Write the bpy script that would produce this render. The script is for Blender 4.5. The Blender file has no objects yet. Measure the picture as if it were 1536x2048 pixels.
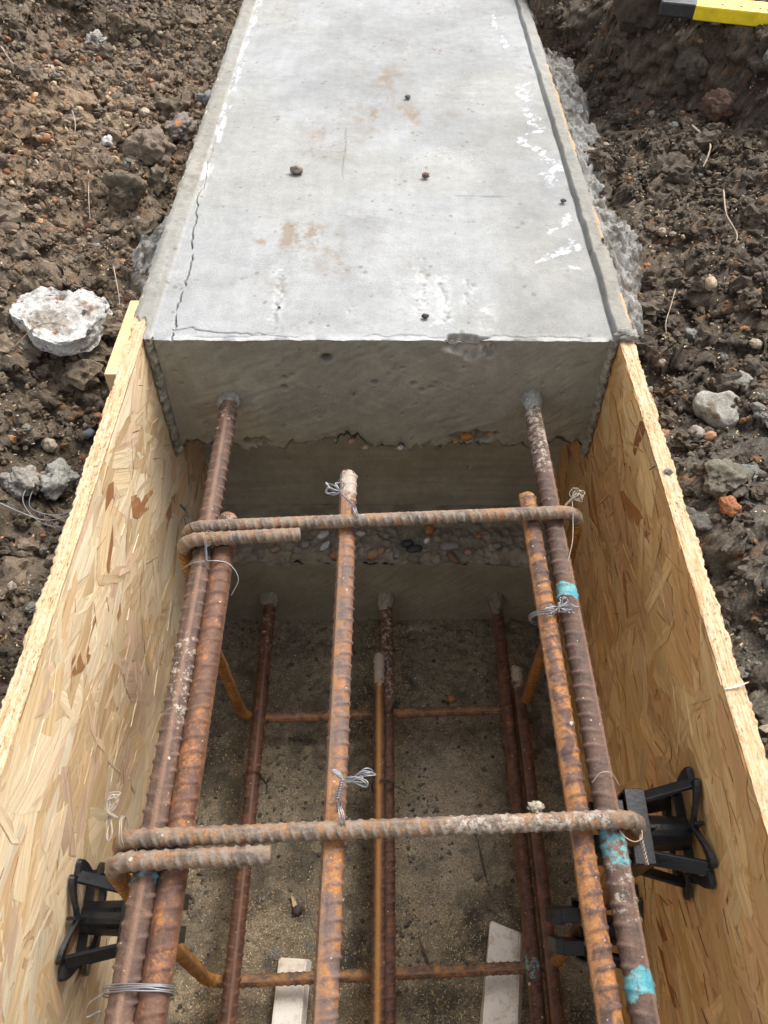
import bpy, bmesh, math
import numpy as np
from mathutils import Vector, Matrix, Euler
from math import radians as R, pi as PI

# ------------------------------------------------------------------ camera, sky, sun, exposure
scene = bpy.context.scene
col = scene.collection
cam_d = bpy.data.cameras.new('camera'); cam = bpy.data.objects.new('camera', cam_d); col.objects.link(cam)
scene.camera = cam
CAM = (0.0, 0.0, 0.624)
cam.location = CAM
cam.rotation_euler = Euler((R(90 - 49.4946), 0, R(0.2791)), 'XYZ')
cam_d.sensor_fit = 'VERTICAL'; cam_d.sensor_height = 24; cam_d.lens = 18.75
cam_d.clip_start = 0.02; cam_d.clip_end = 300
cam_d.dof.use_dof = True; cam_d.dof.focus_distance = 1.05; cam_d.dof.aperture_fstop = 9.0

SUN_EL, SUN_AZ = 52.0, 38.0          # azimuth measured from +Y towards +X
world = bpy.data.worlds.new('World'); scene.world = world; world.use_nodes = True
wn = world.node_tree; wn.nodes.clear()
sky = wn.nodes.new('ShaderNodeTexSky'); sky.sky_type = 'NISHITA'; sky.sun_disc = False
sky.sun_elevation = R(SUN_EL); sky.sun_rotation = R(SUN_AZ); sky.air_density = 1.0; sky.dust_density = 4.0; sky.ozone_density = 1.0
hs = wn.nodes.new('ShaderNodeHueSaturation'); hs.inputs['Saturation'].default_value = 0.30   # cloud greys the sky
bg = wn.nodes.new('ShaderNodeBackground'); bg.inputs['Strength'].default_value = 0.15
wo = wn.nodes.new('ShaderNodeOutputWorld')
wn.links.new(sky.outputs[0], hs.inputs['Color']); wn.links.new(hs.outputs[0], bg.inputs[0]); wn.links.new(bg.outputs[0], wo.inputs[0])
sd = bpy.data.lights.new('sun', 'SUN'); sd.energy = 1.5; sd.angle = R(28); sd.color = (1, 0.965, 0.91)
sun = bpy.data.objects.new('sun', sd); col.objects.link(sun)
v = Vector((math.sin(R(SUN_AZ)) * math.cos(R(SUN_EL)), math.cos(R(SUN_AZ)) * math.cos(R(SUN_EL)), math.sin(R(SUN_EL))))
sun.rotation_euler = v.to_track_quat('Z', 'Y').to_euler()
vs = scene.view_settings
vs.view_transform = 'Standard'; vs.look = 'None'; vs.gamma = 1; vs.use_curve_mapping = False
vs.exposure = 0.95

rng = np.random.default_rng(7)
LVA, LVB = (0.4848, 1.6171), (0.6658, 1.5592)      # front edge of the spirit level

# ------------------------------------------------------------------ noise in numpy
def _h(ix, iy, iz, seed):
    n = (ix.astype(np.int64) * 374761393 + iy.astype(np.int64) * 668265263 + iz.astype(np.int64) * 2147483647 + seed * 1274126177) & 0xffffffff
    n = ((n ^ (n >> 13)) * 1274126177) & 0xffffffff
    n = ((n ^ (n >> 16)) * 2246822519) & 0xffffffff
    return ((n ^ (n >> 15)) & 0xffffff) / float(0xffffff)
def n2(x, y, seed=0):
    ix = np.floor(x); iy = np.floor(y); fx = x - ix; fy = y - iy
    fx = fx * fx * fx * (fx * (fx * 6 - 15) + 10); fy = fy * fy * fy * (fy * (fy * 6 - 15) + 10); z = np.zeros_like(ix)
    a = _h(ix, iy, z, seed); b = _h(ix + 1, iy, z, seed); c = _h(ix, iy + 1, z, seed); d = _h(ix + 1, iy + 1, z, seed)
    return ((a + (b - a) * fx) * (1 - fy) + (c + (d - c) * fx) * fy) * 2 - 1
def n3(x, y, z, seed=0):
    ix = np.floor(x); iy = np.floor(y); iz = np.floor(z); fx = x - ix; fy = y - iy; fz = z - iz
    fx = fx * fx * (3 - 2 * fx); fy = fy * fy * (3 - 2 * fy); fz = fz * fz * (3 - 2 * fz)
    def L(k):
        a = _h(ix, iy, iz + k, seed); b = _h(ix + 1, iy, iz + k, seed); c = _h(ix, iy + 1, iz + k, seed); d = _h(ix + 1, iy + 1, iz + k, seed)
        return (a + (b - a) * fx) * (1 - fy) + (c + (d - c) * fx) * fy
    return (L(0) * (1 - fz) + L(1) * fz) * 2 - 1
def fbm(x, y, f, oct=4, seed=0, g=0.5):
    s = 0; a = 1.0; t = 0
    for k in range(oct):
        s = s + a * n2(x * f + 17.3 * k, y * f - 9.1 * k, seed + k); t += a; a *= g; f *= 2.03
    return s / t
def worley(x, y, f, seed=0):
    """F1 distance, random value of nearest cell, F2 - F1"""
    X = x * f; Y = y * f; ix = np.floor(X); iy = np.floor(Y)
    d1 = np.full(np.shape(X), 9.0); d2 = np.full(np.shape(X), 9.0); rid = np.zeros(np.shape(X)); z = np.zeros_like(ix)
    for i in (-1, 0, 1):
        for j in (-1, 0, 1):
            cx = ix + i; cy = iy + j
            px = cx + _h(cx, cy, z, seed); py = cy + _h(cx, cy, z, seed + 1)
            d = np.hypot(px - X, py - Y); m = d < d1
            d2 = np.where(m, d1, np.minimum(d2, d)); rid = np.where(m, _h(cx, cy, z, seed + 2), rid); d1 = np.where(m, d, d1)
    return d1, rid, d2 - d1
def sm(x, a, b):
    t = np.clip((x - a) / (b - a), 0, 1); return t * t * (3 - 2 * t)
def bump2(x, y, cx, cy, rx, ry):
    return np.exp(-(((x - cx) / rx) ** 2 + ((y - cy) / ry) ** 2))
def poly_mask(x, y, pts, soft):
    """1 inside the polygon, with ragged soft edge"""
    pts = np.array(pts, float); n = len(pts)
    inside = np.zeros(np.shape(x), bool); dist = np.full(np.shape(x), 9.0)
    for i in range(n):
        x0, y0 = pts[i]; x1, y1 = pts[(i + 1) % n]
        c = ((y0 > y) != (y1 > y)) & (x < (x1 - x0) * (y - y0) / (y1 - y0 + 1e-12) + x0); inside ^= c
        t = np.clip(((x - x0) * (x1 - x0) + (y - y0) * (y1 - y0)) / ((x1 - x0) ** 2 + (y1 - y0) ** 2 + 1e-12), 0, 1)
        dist = np.minimum(dist, np.hypot(x - x0 - t * (x1 - x0), y - y0 - t * (y1 - y0)))
    sd_ = np.where(inside, dist, -dist)
    return np.clip(sd_ / soft + 0.5, 0, 1)

# ------------------------------------------------------------------ mesh helpers
def link(name, me, parent=None, mat=None):
    o = bpy.data.objects.new(name, me); col.objects.link(o)
    if parent is not None: o.parent = parent
    if mat is not None and me is not None: me.materials.append(mat)
    return o
def mesh(name, V, F, mat=None, parent=None, smooth=True, attrs=None, colr=None, uv=None, recalc=False):
    """V (n,3); F (m,3) or (m,4) array or list of such arrays"""
    V = np.ascontiguousarray(V, dtype=np.float32)
    Fs = F if isinstance(F, list) else [F]
    Fs = [np.ascontiguousarray(f, dtype=np.int32) for f in Fs if len(f)]
    me = bpy.data.meshes.new(name)
    me.vertices.add(len(V)); me.vertices.foreach_set('co', V.ravel())
    loops = np.concatenate([f.ravel() for f in Fs]); me.loops.add(len(loops)); me.loops.foreach_set('vertex_index', loops)
    cnt = np.concatenate([np.full(len(f), f.shape[1], np.int32) for f in Fs])
    st = np.concatenate([[0], np.cumsum(cnt)[:-1]]).astype(np.int32)
    me.polygons.add(len(cnt)); me.polygons.foreach_set('loop_start', st); me.polygons.foreach_set('loop_total', cnt)
    me.polygons.foreach_set('use_smooth', np.full(len(cnt), smooth, bool))
    me.update(calc_edges=True)
    if colr is not None:
        a = me.color_attributes.new('Col', 'FLOAT_COLOR', 'POINT')
        c4 = np.ones((len(V), 4), np.float32); c4[:, :3] = colr; a.data.foreach_set('color', c4.ravel())
    for k, val in (attrs or {}).items():
        a = me.attributes.new(k, 'FLOAT', 'POINT'); a.data.foreach_set('value', np.ascontiguousarray(val, dtype=np.float32).ravel())
    if uv is not None:
        l = me.uv_layers.new(name='UVMap'); l.data.foreach_set('uv', np.ascontiguousarray(uv[loops], dtype=np.float32).ravel())
    me.validate()
    o = link(name, me, parent, mat)
    return o
def gridF(nu, nv, off=0, flip=False):
    i = np.arange(nu - 1)[:, None] * nv + np.arange(nv - 1)[None, :] + off
    i = i.ravel(); f = np.stack([i, i + nv, i + nv + 1, i + 1], 1)
    return f[:, ::-1] if flip else f
class Acc:
    def __init__(s): s.V = []; s.F = []; s.C = []; s.n = 0
    def add(s, V, F, c=None):
        s.V.append(V); s.F.append(np.asarray(F) + s.n); s.n += len(V)
        s.C.append(np.tile(c, (len(V), 1)) if c is not None and np.ndim(c) == 1 else (c if c is not None else np.ones((len(V), 3)) * .5))
    def build(s, name, mat, parent=None, smooth=True):
        by = {}
        for f in s.F: by.setdefault(f.shape[1], []).append(f)
        return mesh(name, np.concatenate(s.V), [np.concatenate(f) for f in by.values()], mat, parent, smooth, colr=np.concatenate(s.C))
def empty(name, loc=(0, 0, 0)):
    o = bpy.data.objects.new(name, None); col.objects.link(o); o.location = loc; o.empty_display_size = .05; return o
def tag(o, label=None, cat=None, group=None, kind=None):
    if label: o['label'] = label
    if cat: o['category'] = cat
    if group: o['group'] = group
    if kind: o['kind'] = kind
    return o
def adopt(child, parent):
    """geometry written in world metres, hung under a thing whose Empty is at its base"""
    child.parent = parent; child.matrix_parent_inverse = Matrix.Translation(parent.location).inverted(); return child
def recentre(o):
    """put the object's origin at the middle of its footprint"""
    me = o.data; n = len(me.vertices); a = np.zeros(n * 3, np.float32); me.vertices.foreach_get('co', a); a = a.reshape(-1, 3)
    c = np.array([(a[:, 0].min() + a[:, 0].max()) / 2, (a[:, 1].min() + a[:, 1].max()) / 2, a[:, 2].min()], np.float32)
    me.vertices.foreach_set('co', (a - c).ravel()); me.update(); o.location = c; return o
_ico = {}
def ico(k):
    if k not in _ico:
        b = bmesh.new(); bmesh.ops.create_icosphere(b, subdivisions=k, radius=1)
        _ico[k] = (np.array([v.co[:] for v in b.verts]), np.array([[v.index for v in f.verts] for f in b.faces])); b.free()
    return _ico[k]
def rotm(a, b, c): return np.array(Euler((a, b, c)).to_matrix())
def box_arrays(x0, x1, y0, y1, z0, z1):
    V = np.array([(x, y, z) for x in (x0, x1) for y in (y0, y1) for z in (z0, z1)], float)
    F = np.array([(0, 1, 3, 2), (4, 6, 7, 5), (0, 4, 5, 1), (2, 3, 7, 6), (0, 2, 6, 4), (1, 5, 7, 3)]); return V, F
def bev_box(name, x0, x1, y0, y1, z0, z1, mat, parent=None, bev=.001, seg=2):
    b = bmesh.new(); V, F = box_arrays(x0, x1, y0, y1, z0, z1); vs_ = [b.verts.new(p) for p in V]
    for f in F: b.faces.new([vs_[i] for i in f])
    bmesh.ops.recalc_face_normals(b, faces=b.faces); bmesh.ops.bevel(b, geom=b.edges[:], offset=bev, segments=seg, affect='EDGES', profile=.5)
    me = bpy.data.meshes.new(name); b.to_mesh(me); b.free()
    return link(name, me, parent, mat)

# ------------------------------------------------------------------ material helpers
class MT:
    def __init__(s, name):
        s.m = bpy.data.materials.new(name); s.m.use_nodes = True; s.t = s.m.node_tree; s.b = s.t.nodes['Principled BSDF']; s.x = None
    def n(s, ty, **kw):
        nd = s.t.nodes.new('ShaderNode' + ty)
        for k, v_ in kw.items():
            if k.startswith('i_'): s.set(nd.inputs[k[2:].replace('_', ' ')], v_)
            else: setattr(nd, k, v_)
        return nd
    def set(s, inp, v_):
        if hasattr(v_, 'links') or hasattr(v_, 'is_output'): s.t.links.new(v_, inp)
        else: inp.default_value = v_
    def pos(s):
        if s.x is None: s.x = s.n('NewGeometry').outputs['Position']
        return s.x
    def mapv(s, scale=(1, 1, 1), rot=(0, 0, 0), src=None):
        return s.n('Mapping', i_Vector=src or s.pos(), i_Scale=scale, i_Rotation=rot).outputs[0]
    def noise(s, sc, detail=4, rough=.55, src=None, dist=0):
        return s.n('TexNoise', i_Vector=src or s.pos(), i_Scale=sc, i_Detail=detail, i_Roughness=rough, i_Distortion=dist).outputs[0]
    def vor(s, sc, src=None, feat='F1', out='Distance', rnd=1):
        return s.n('TexVoronoi', feature=feat, i_Vector=src or s.pos(), i_Scale=sc, i_Randomness=rnd).outputs[out]
    def ramp(s, fac, stops, interp='LINEAR'):
        r = s.n('ValToRGB'); e = r.color_ramp.elements; r.color_ramp.interpolation = interp
        while len(e) < len(stops): e.new(.5)
        for k, (p, c) in enumerate(stops):
            e[k].position = p; e[k].color = (c, c, c, 1) if isinstance(c, (int, float)) else (*c, 1)
        s.set(r.inputs[0], fac); return r.outputs[0]
    def mix(s, fac, a, b, mode='MIX'):
        nd = s.n('Mix', data_type='RGBA', blend_type=mode); s.set(nd.inputs[0], fac)
        for k, c in ((6, a), (7, b)): s.set(nd.inputs[k], (*c, 1) if isinstance(c, tuple) and len(c) == 3 else c)
        return nd.outputs[2]
    def math(s, op, a, b=0.0, clamp=False):
        nd = s.n('Math', operation=op, use_clamp=clamp); s.set(nd.inputs[0], a); s.set(nd.inputs[1], b); return nd.outputs[0]
    def attr(s, name, out='Fac'): return s.n('Attribute', attribute_name=name).outputs[out]
    def bump(s, h, dist, strength=1, prev=None):
        nd = s.n('Bump', i_Height=h, i_Distance=dist, i_Strength=strength)
        if prev is not None: s.t.links.new(prev, nd.inputs['Normal'])
        return nd.outputs[0]
    def out(s, colr=None, rough=None, normal=None, spec=None):
        if colr is not None: s.set(s.b.inputs['Base Color'], (*colr, 1) if isinstance(colr, tuple) and len(colr) == 3 else colr)
        if rough is not None: s.set(s.b.inputs['Roughness'], rough)
        if normal is not None: s.set(s.b.inputs['Normal'], normal)
        if spec is not None: s.set(s.b.inputs['Specular IOR Level'], spec)
        return s.m

def mat_vcol(name, rough=.85, var=.5, nsc=900, bumpd=.0006, bsc=700, spec=.3, mid=120):
    m = MT(name); c = m.attr('Col', 'Color'); a = m.noise(nsc, 5, .7); b = m.noise(mid, 4, .6)
    k = m.ramp(a, [(.3, 1 - var), (.7, 1 + var * .6)]); k2 = m.ramp(b, [(.3, .78), (.7, 1.2)])
    c = m.mix(1, m.mix(1, c, k, 'MULTIPLY'), k2, 'MULTIPLY')
    nb = m.bump(m.noise(bsc, 6, .75), bumpd)
    return m.out(c, m.ramp(m.noise(400, 3), [(.35, max(.05, rough - .25)), (.6, rough)]), nb, spec)
M_soil = mat_vcol('soil_earth', .85, .75, 420, .0035, 330, .35, 110)
M_clod = mat_vcol('soil_clod', .85, .6, 600, .0018, 450, .35, 200)
M_stone = mat_vcol('stone_surface', .7, .35, 700, .0004, 600, .4, 150)
M_floor = mat_vcol('trench_floor_mud', .7, .8, 420, .0016, 380, .4, 75)
M_lump = mat_vcol('mortar_lump', .9, .5, 500, .0028, 330, .3, 130)
M_chip = mat_vcol('wood_chip', .7, .25, 1500, .0001, 900, .3, 300)

def mat_concrete():
    m = MT('concrete_cast'); c = m.attr('Col', 'Color')
    g1 = m.ramp(m.noise(9, 6, .65, dist=.6), [(.3, .84), (.7, 1.13)])
    g2 = m.ramp(m.noise(55, 6, .75), [(.3, .88), (.7, 1.10)])
    g3 = m.ramp(m.noise(380, 5, .85), [(.25, .74), (.75, 1.22)])
    st = m.ramp(m.noise(1, 5, .6, src=m.mapv((70, 6, 14))), [(.3, .95), (.7, 1.05)])
    for g in (g1, g2, g3, st): c = m.mix(1, c, g, 'MULTIPLY')
    # small dark sand grains and pin holes
    vv = m.n('TexVoronoi', i_Vector=m.pos(), i_Scale=120.0)
    cr = m.n('SeparateColor', i_Color=vv.outputs['Color']); big = m.math('MULTIPLY', cr.outputs[1], .24)
    spot = m.math('MULTIPLY', m.math('LESS_THAN', vv.outputs['Distance'], big), m.math('GREATER_THAN', cr.outputs[0], m.ramp(m.noise(7, 3), [(.5, 1.0), (.68, .95)])))
    c = m.mix(m.math('MULTIPLY', spot, .7), c, (.12, .105, .085))
    b = m.bump(m.noise(300, 6, .7), .0007); b = m.bump(m.noise(60, 5, .65), .0006, 1, b)
    b = m.bump(m.math('SUBTRACT', 1.0, spot), .001, 1, b)
    return m.out(c, m.ramp(m.noise(20, 4), [(.3, .5), (.7, .8)]), b, .35)
M_conc = mat_concrete()

def mat_osb(name, hue):
    m = MT(name); c = m.attr('Col', 'Color')
    uv = m.n('UVMap').outputs[0]
    gr = m.noise(1, 6, .65, src=m.mapv((14, 900, 1), src=uv), dist=.3)
    gr2 = m.noise(1, 4, .6, src=m.mapv((9, 160, 1), src=uv), dist=.5)
    c = m.mix(1, c, m.ramp(gr, [(.25, .72), (.5, 1.0), (.75, 1.13)]), 'MULTIPLY')
    c = m.mix(1, c, m.ramp(gr2, [(.3, (.80, .74, .66)), (.6, 1.05)]), 'MULTIPLY')
    pore = m.ramp(m.noise(1, 2, .5, src=m.mapv((60, 1500, 1), src=uv)), [(.70, 0), (.76, 1)])
    c = m.mix(m.math('MULTIPLY', pore, .45), c, (.16, .07, .025))
    c = m.mix(1, c, hue, 'MULTIPLY')
    b = m.bump(gr, .0004); b = m.bump(gr2, .0005, 1, b)
    return m.out(c, m.ramp(gr2, [(.3, .38), (.7, .6)]), b, .45)
M_osb_l = mat_osb('osb_face_pale', (1.0, 1.0, 1.0))
M_osb_r = mat_osb('osb_face_tan', (.88, .70, .47))
def mat_edge():
    m = MT('osb_sawn_edge'); g = m.noise(1, 6, .7, src=m.mapv((420, 22, 420)))
    c = m.ramp(g, [(.32, (.33, .17, .07)), (.44, (.55, .37, .19)), (.56, (.63, .49, .32)), (.7, (.70, .58, .41))])
    sp = m.ramp(m.noise(1, 4, .75, src=m.mapv((500, 160, 500))), [(.54, 0), (.62, 1)])
    pt = m.ramp(m.noise(14, 4, .6), [(.38, .2), (.58, 1)])
    c = m.mix(m.math('MULTIPLY', sp, pt), c, (.17, .10, .055))
    dirt = m.ramp(m.noise(45, 6, .75), [(.54, 0), (.70, .75)])
    c = m.mix(dirt, c, (.30, .24, .17))
    b = m.bump(g, .0012); b = m.bump(m.noise(600, 4, .7), .0004, 1, b)
    return m.out(c, .75, b, .25)
M_edge = mat_edge()

def mat_rust(name, orange, dark=(.075, .034, .026), mid=(.19, .075, .042), bright=(.52, .20, .045), grey=0.0, rough=(.34, .68), crest=(.22, .13, .095), crestf=.7, groove=.0, ridge=(.29, .165, .105)):
    m = MT(name)
    n1 = m.noise(55, 6, .68, dist=.5); n2_ = m.noise(330, 5, .7); n3_ = m.noise(14, 4, .6)
    c = m.mix(m.ramp(n1, [(.35, 0), (.62, 1)]), dark, mid)
    f = m.math('ADD', m.math('MULTIPLY', n1, .35), m.math('ADD', m.math('MULTIPLY', n2_, .40), m.math('MULTIPLY', n3_, .25)))
    lo = .62 - .24 * orange
    c = m.mix(m.ramp(f, [(lo, 0), (lo + .07, 1)]), c, bright)
    rib = m.attr('rib')
    gro = m.math('MULTIPLY', m.ramp(rib, [(.05, 1), (.35, 0)]), m.ramp(n1, [(.45, 0), (.58, groove)]))
    c = m.mix(gro, c, bright)                                                       # orange bloom left between the ribs
    c = m.mix(m.math('MULTIPLY', rib, crestf), c, crest)                            # rubbed rib crests
    c = m.mix(m.math('MULTIPLY', m.attr('ridge'), .7), c, ridge)
    if grey: c = m.mix(m.ramp(m.noise(80, 5, .7), [(.52 - .1 * grey, 0), (.60, .8)]), c, (.27, .22, .17))
    # dried mortar film and white splash spots
    mo = m.ramp(m.math('ADD', m.math('MULTIPLY', m.attr('mortar'), .30), m.noise(130, 6, .8)), [(.66, 0), (.72, .9)])
    c = m.mix(mo, c, (.44, .38, .31))
    def dots(sc, keep, rmax):
        vv = m.n('TexVoronoi', i_Vector=m.pos(), i_Scale=float(sc)); q = m.n('SeparateColor', i_Color=vv.outputs['Color'])
        return m.math('MULTIPLY', m.math('LESS_THAN', vv.outputs['Distance'], m.math('MULTIPLY', q.outputs[1], rmax)), m.math('GREATER_THAN', q.outputs[0], keep))
    sp = dots(90, .955, .20); sp2 = dots(260, .94, .26)
    c = m.mix(m.math('MULTIPLY', m.math('MAXIMUM', sp, sp2), .85), c, (.60, .53, .44))
    pa = m.ramp(m.math('ADD', m.math('MULTIPLY', m.attr('paint'), .60), m.noise(150, 6, .75)), [(.88, 0), (.98, .92)])
    c = m.mix(pa, c, m.mix(m.ramp(m.noise(60, 2), [(.4, 0), (.6, 1)]), (.06, .33, .40), (.20, .46, .46)))
    fine = m.ramp(m.noise(620, 5, .8), [(.30, .62), (.52, 1.0), (.72, 1.35)]); c = m.mix(1, c, fine, 'MULTIPLY')
    b = m.bump(m.noise(520, 6, .75), .0011); b = m.bump(n1, .0006, 1, b)
    return m.out(c, m.ramp(n2_, [(.3, rough[0]), (.7, rough[1])]), b, .4)
M_rust_brown = mat_rust('rust_brown_purple', .18, (.066, .042, .032), (.155, .090, .062), (.36, .16, .06), crest=(.24, .15, .12))
M_rust_mix = mat_rust('rust_mixed', .42, (.095, .050, .034), (.20, .098, .058), (.40, .16, .05), crest=(.15, .075, .055))
M_rust_orange = mat_rust('rust_orange', .34, (.13, .090, .078), (.21, .115, .075), (.44, .19, .055), crest=(.21, .135, .11), groove=.5, ridge=(.40, .25, .15))
M_rust_stripe = mat_rust('rust_dark_with_orange_seam', .20, (.060, .036, .026), (.15, .072, .040), (.40, .16, .04), crest=(.14, .09, .07), ridge=(.50, .23, .05))
M_rust_tiger = mat_rust('rust_orange_banded', .50, (.09, .05, .04), (.20, .105, .06), (.44, .185, .055), crest=(.11, .070, .058), crestf=.85, groove=.7, ridge=(.42, .24, .11))
M_rust_wet = mat_rust('rust_wet_dark', .22, (.050, .026, .018), (.15, .062, .034), (.38, .14, .035), rough=(.2, .6), crest=(.13, .075, .055), ridge=(.20, .105, .06))
M_rust_link = mat_rust('rust_link', .22, (.11, .080, .060), (.19, .135, .095), (.44, .20, .06), grey=.5, crest=(.30, .26, .21), groove=.6)
M_rust_leg = mat_rust('rust_ochre', .55, (.16, .075, .022), (.30, .135, .030), (.42, .19, .04), crest=(.17, .08, .03), crestf=.8)
M_rust_low = mat_rust('rust_link_muddy', .30, (.09, .055, .038), (.20, .115, .065), (.42, .18, .05), crest=(.25, .17, .115), crestf=.85, groove=.8)
def mat_plain(name, c, rough, bsc=300, bd=.0002, dust=None, metallic=0, spec=.5):
    m = MT(name); cc = m.mix(m.ramp(m.noise(60, 4), [(.3, 0), (.7, 1)]), tuple(x * .8 for x in c), tuple(min(1, x * 1.15) for x in c))
    if dust: cc = m.mix(m.ramp(m.noise(140, 6, .75), [(.55, 0), (.75, dust[1])]), cc, dust[0])
    m.b.inputs['Metallic'].default_value = metallic
    return m.out(cc, m.ramp(m.noise(90, 4), [(.3, rough * .75), (.7, min(1, rough * 1.25))]), m.bump(m.noise(bsc, 4), bd), spec)
M_black = mat_plain('black_plastic', (.010, .011, .013), .33, dust=((.10, .09, .08), .3))
M_wire = mat_plain('tie_wire_grey', (.30, .30, .31), .38, metallic=.7)
M_wire_dark = mat_plain('tie_wire_black', (.03, .03, .033), .4, metallic=.5)
M_wire_tan = mat_plain('tie_wire_tan', (.40, .33, .26), .55, metallic=.2)
M_yellow = mat_plain('level_yellow', (.85, .62, .015), .35, dust=((.45, .35, .12), .25))
M_cap = mat_plain('level_end_cap', (.022, .022, .024), .5, dust=((.12, .1, .08), .4))
M_root = mat_plain('root_bark', (.24, .16, .10), .8)
M_timber = mat_plain('timber_pale', (.66, .46, .24), .6, 400, .0006, dust=((.3, .17, .08), .5))
def mat_bar_spacer():
    m = MT('spacer_bar_offwhite'); n = m.noise(70, 6, .7)
    c = m.mix(m.ramp(n, [(.5, 0), (.72, .85)]), (.80, .75, .67), (.46, .35, .23))
    c = m.mix(m.ramp(m.noise(9, 3), [(.55, 0), (.7, .6)]), c, (.55, .40, .22))
    c = m.mix(m.ramp(m.vor(210), [(.10, .7), (.15, 0)]), c, (.2, .15, .1))
    return m.out(c, .75, m.bump(m.noise(300, 5, .7), .0005), .3)
M_bar = mat_bar_spacer()

# ------------------------------------------------------------------ levels of the place (metres; board tops are Z = 0)
XL, XR = -.308, .292            # inner faces of the boards
TH = .018                       # board thickness
YE = .818                       # end face of the cast beam
ZF = -.645                      # trench floor

# ------------------------------------------------------------------ soil height
def soil_base(x, y):
    left = x < 0
    dl = np.maximum(XL - TH - x, 0); dr = np.maximum(x - XR - TH, 0)
    hl = -.085 + .10 * sm(dl, .03, .55) + .03 * sm(y, .9, 1.5) + .055 * sm(dl, .33, .50) * sm(y + .35 * dl, 1.95, 2.08) * 1.6
    hl = hl - .035 * bump2(x, y, -.40, .72, .10, .22) - .03 * bump2(x, y, -.36, 1.28, .03, .15) + .03 * bump2(x, y, -.75, 1.35, .2, .25)
    hl = hl - .05 * bump2(x, y, -.60, 1.88, .14, .05)
    t = (x - .42) * .82 + (y - 1.80) * .573 + .03 * n2(x * 9, y * 9, 91)
    hr = -.082 + .07 * sm(dr, .06, .45) + .110 * sm(t, -.01, .060) + .02 * sm(y, .9, 1.3) - .03 * bump2(x, y, .40, 1.75, .05, .25)
    hr = hr - .02 * bump2(x, y, .345, .55, .03, .3)
    return np.where(left, hl, hr)
def soil_h(x, y, fine=True):
    near = np.where(x < 0, sm(XL - TH - x, 0, .06), sm(x - XR - TH, 0, .06))
    h = soil_base(x, y) + .028 * fbm(x, y, 5, 4, 11) * (.3 + .7 * near)
    if fine:
        wx = x + .006 * n2(x * 60, y * 60, 3); wy = y + .006 * n2(x * 60, y * 60, 4)
        for f, a, s in ((13, .026, 21), (28, .018, 31), (62, .0080, 41), (140, .0045, 51)):
            d, r, _ = worley(wx, wy, f, s)
            h = h + a * (r - .25) * np.clip(1.15 - d / .62, 0, 1) ** .8
        h = h + .0115 * fbm(x, y, 60, 4, 61, .8) - .006 * sm(1 - np.abs(n2(x * 26, y * 26, 66)), .82, 1)
    return h
def graded(lo, hi, step, far_lo, far_hi, g=1.35):
    c = list(np.arange(lo, hi, step)); s = step; x = lo; a = []
    while x > far_lo: s *= g; x -= s; a.append(x)
    s = step; x = c[-1]; b = []
    while x < far_hi: s *= g; x += s; b.append(x)
    return np.array(a[::-1] + c + b)
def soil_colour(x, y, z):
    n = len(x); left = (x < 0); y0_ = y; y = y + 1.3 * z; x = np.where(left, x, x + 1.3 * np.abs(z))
    base = np.where(left[:, None], np.array([.200, .150, .100]), np.array([.116, .085, .056]))  # same soil both sides; stronger light on the left is painted into the colour
    base = base * (1 + .35 * fbm(x, y, 6, 3, 71))[:, None] * (1 + .75 * fbm(x, y, 80, 4, 77, .9))[:, None]
    # rusty gravel patch on the left bank, grey crumbs low on the right
    org = np.clip(bump2(x, y, -.62, 1.45, .22, .32) + .25 * fbm(x, y, 9, 3, 72), 0, 1) * left
    base = base * (1 - org[:, None] * .35) + np.array([.36, .24, .14]) * (org * .50)[:, None]
    gr = (~left) * sm(-y, -.80, -.62)
    base = base * (1 - gr[:, None] * .6) + np.array([.17, .15, .12]) * (gr * .6)[:, None]
    dk = left * sm(-y, -.95, -.7)
    base = base * (1 - .38 * dk)[:, None]
    for f, s, fr in ((75, 41, .09), (150, 51, .11)):
        d, r, _ = worley(x, y, f, s + 5); k = (d < .38)
        q = r
        for lo, hi, cc in ((0, fr * .5, (.34, .155, .06)), (fr * .5, fr * .75, (.30, .24, .17)), (fr * .75, fr, (.19, .17, .14)), (fr, fr * 1.4, (.05, .035, .028))):
            m_ = (k & (q >= lo) & (q < hi)); base[m_] = base[m_] * .35 + np.array(cc) * .65
    return base
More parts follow.
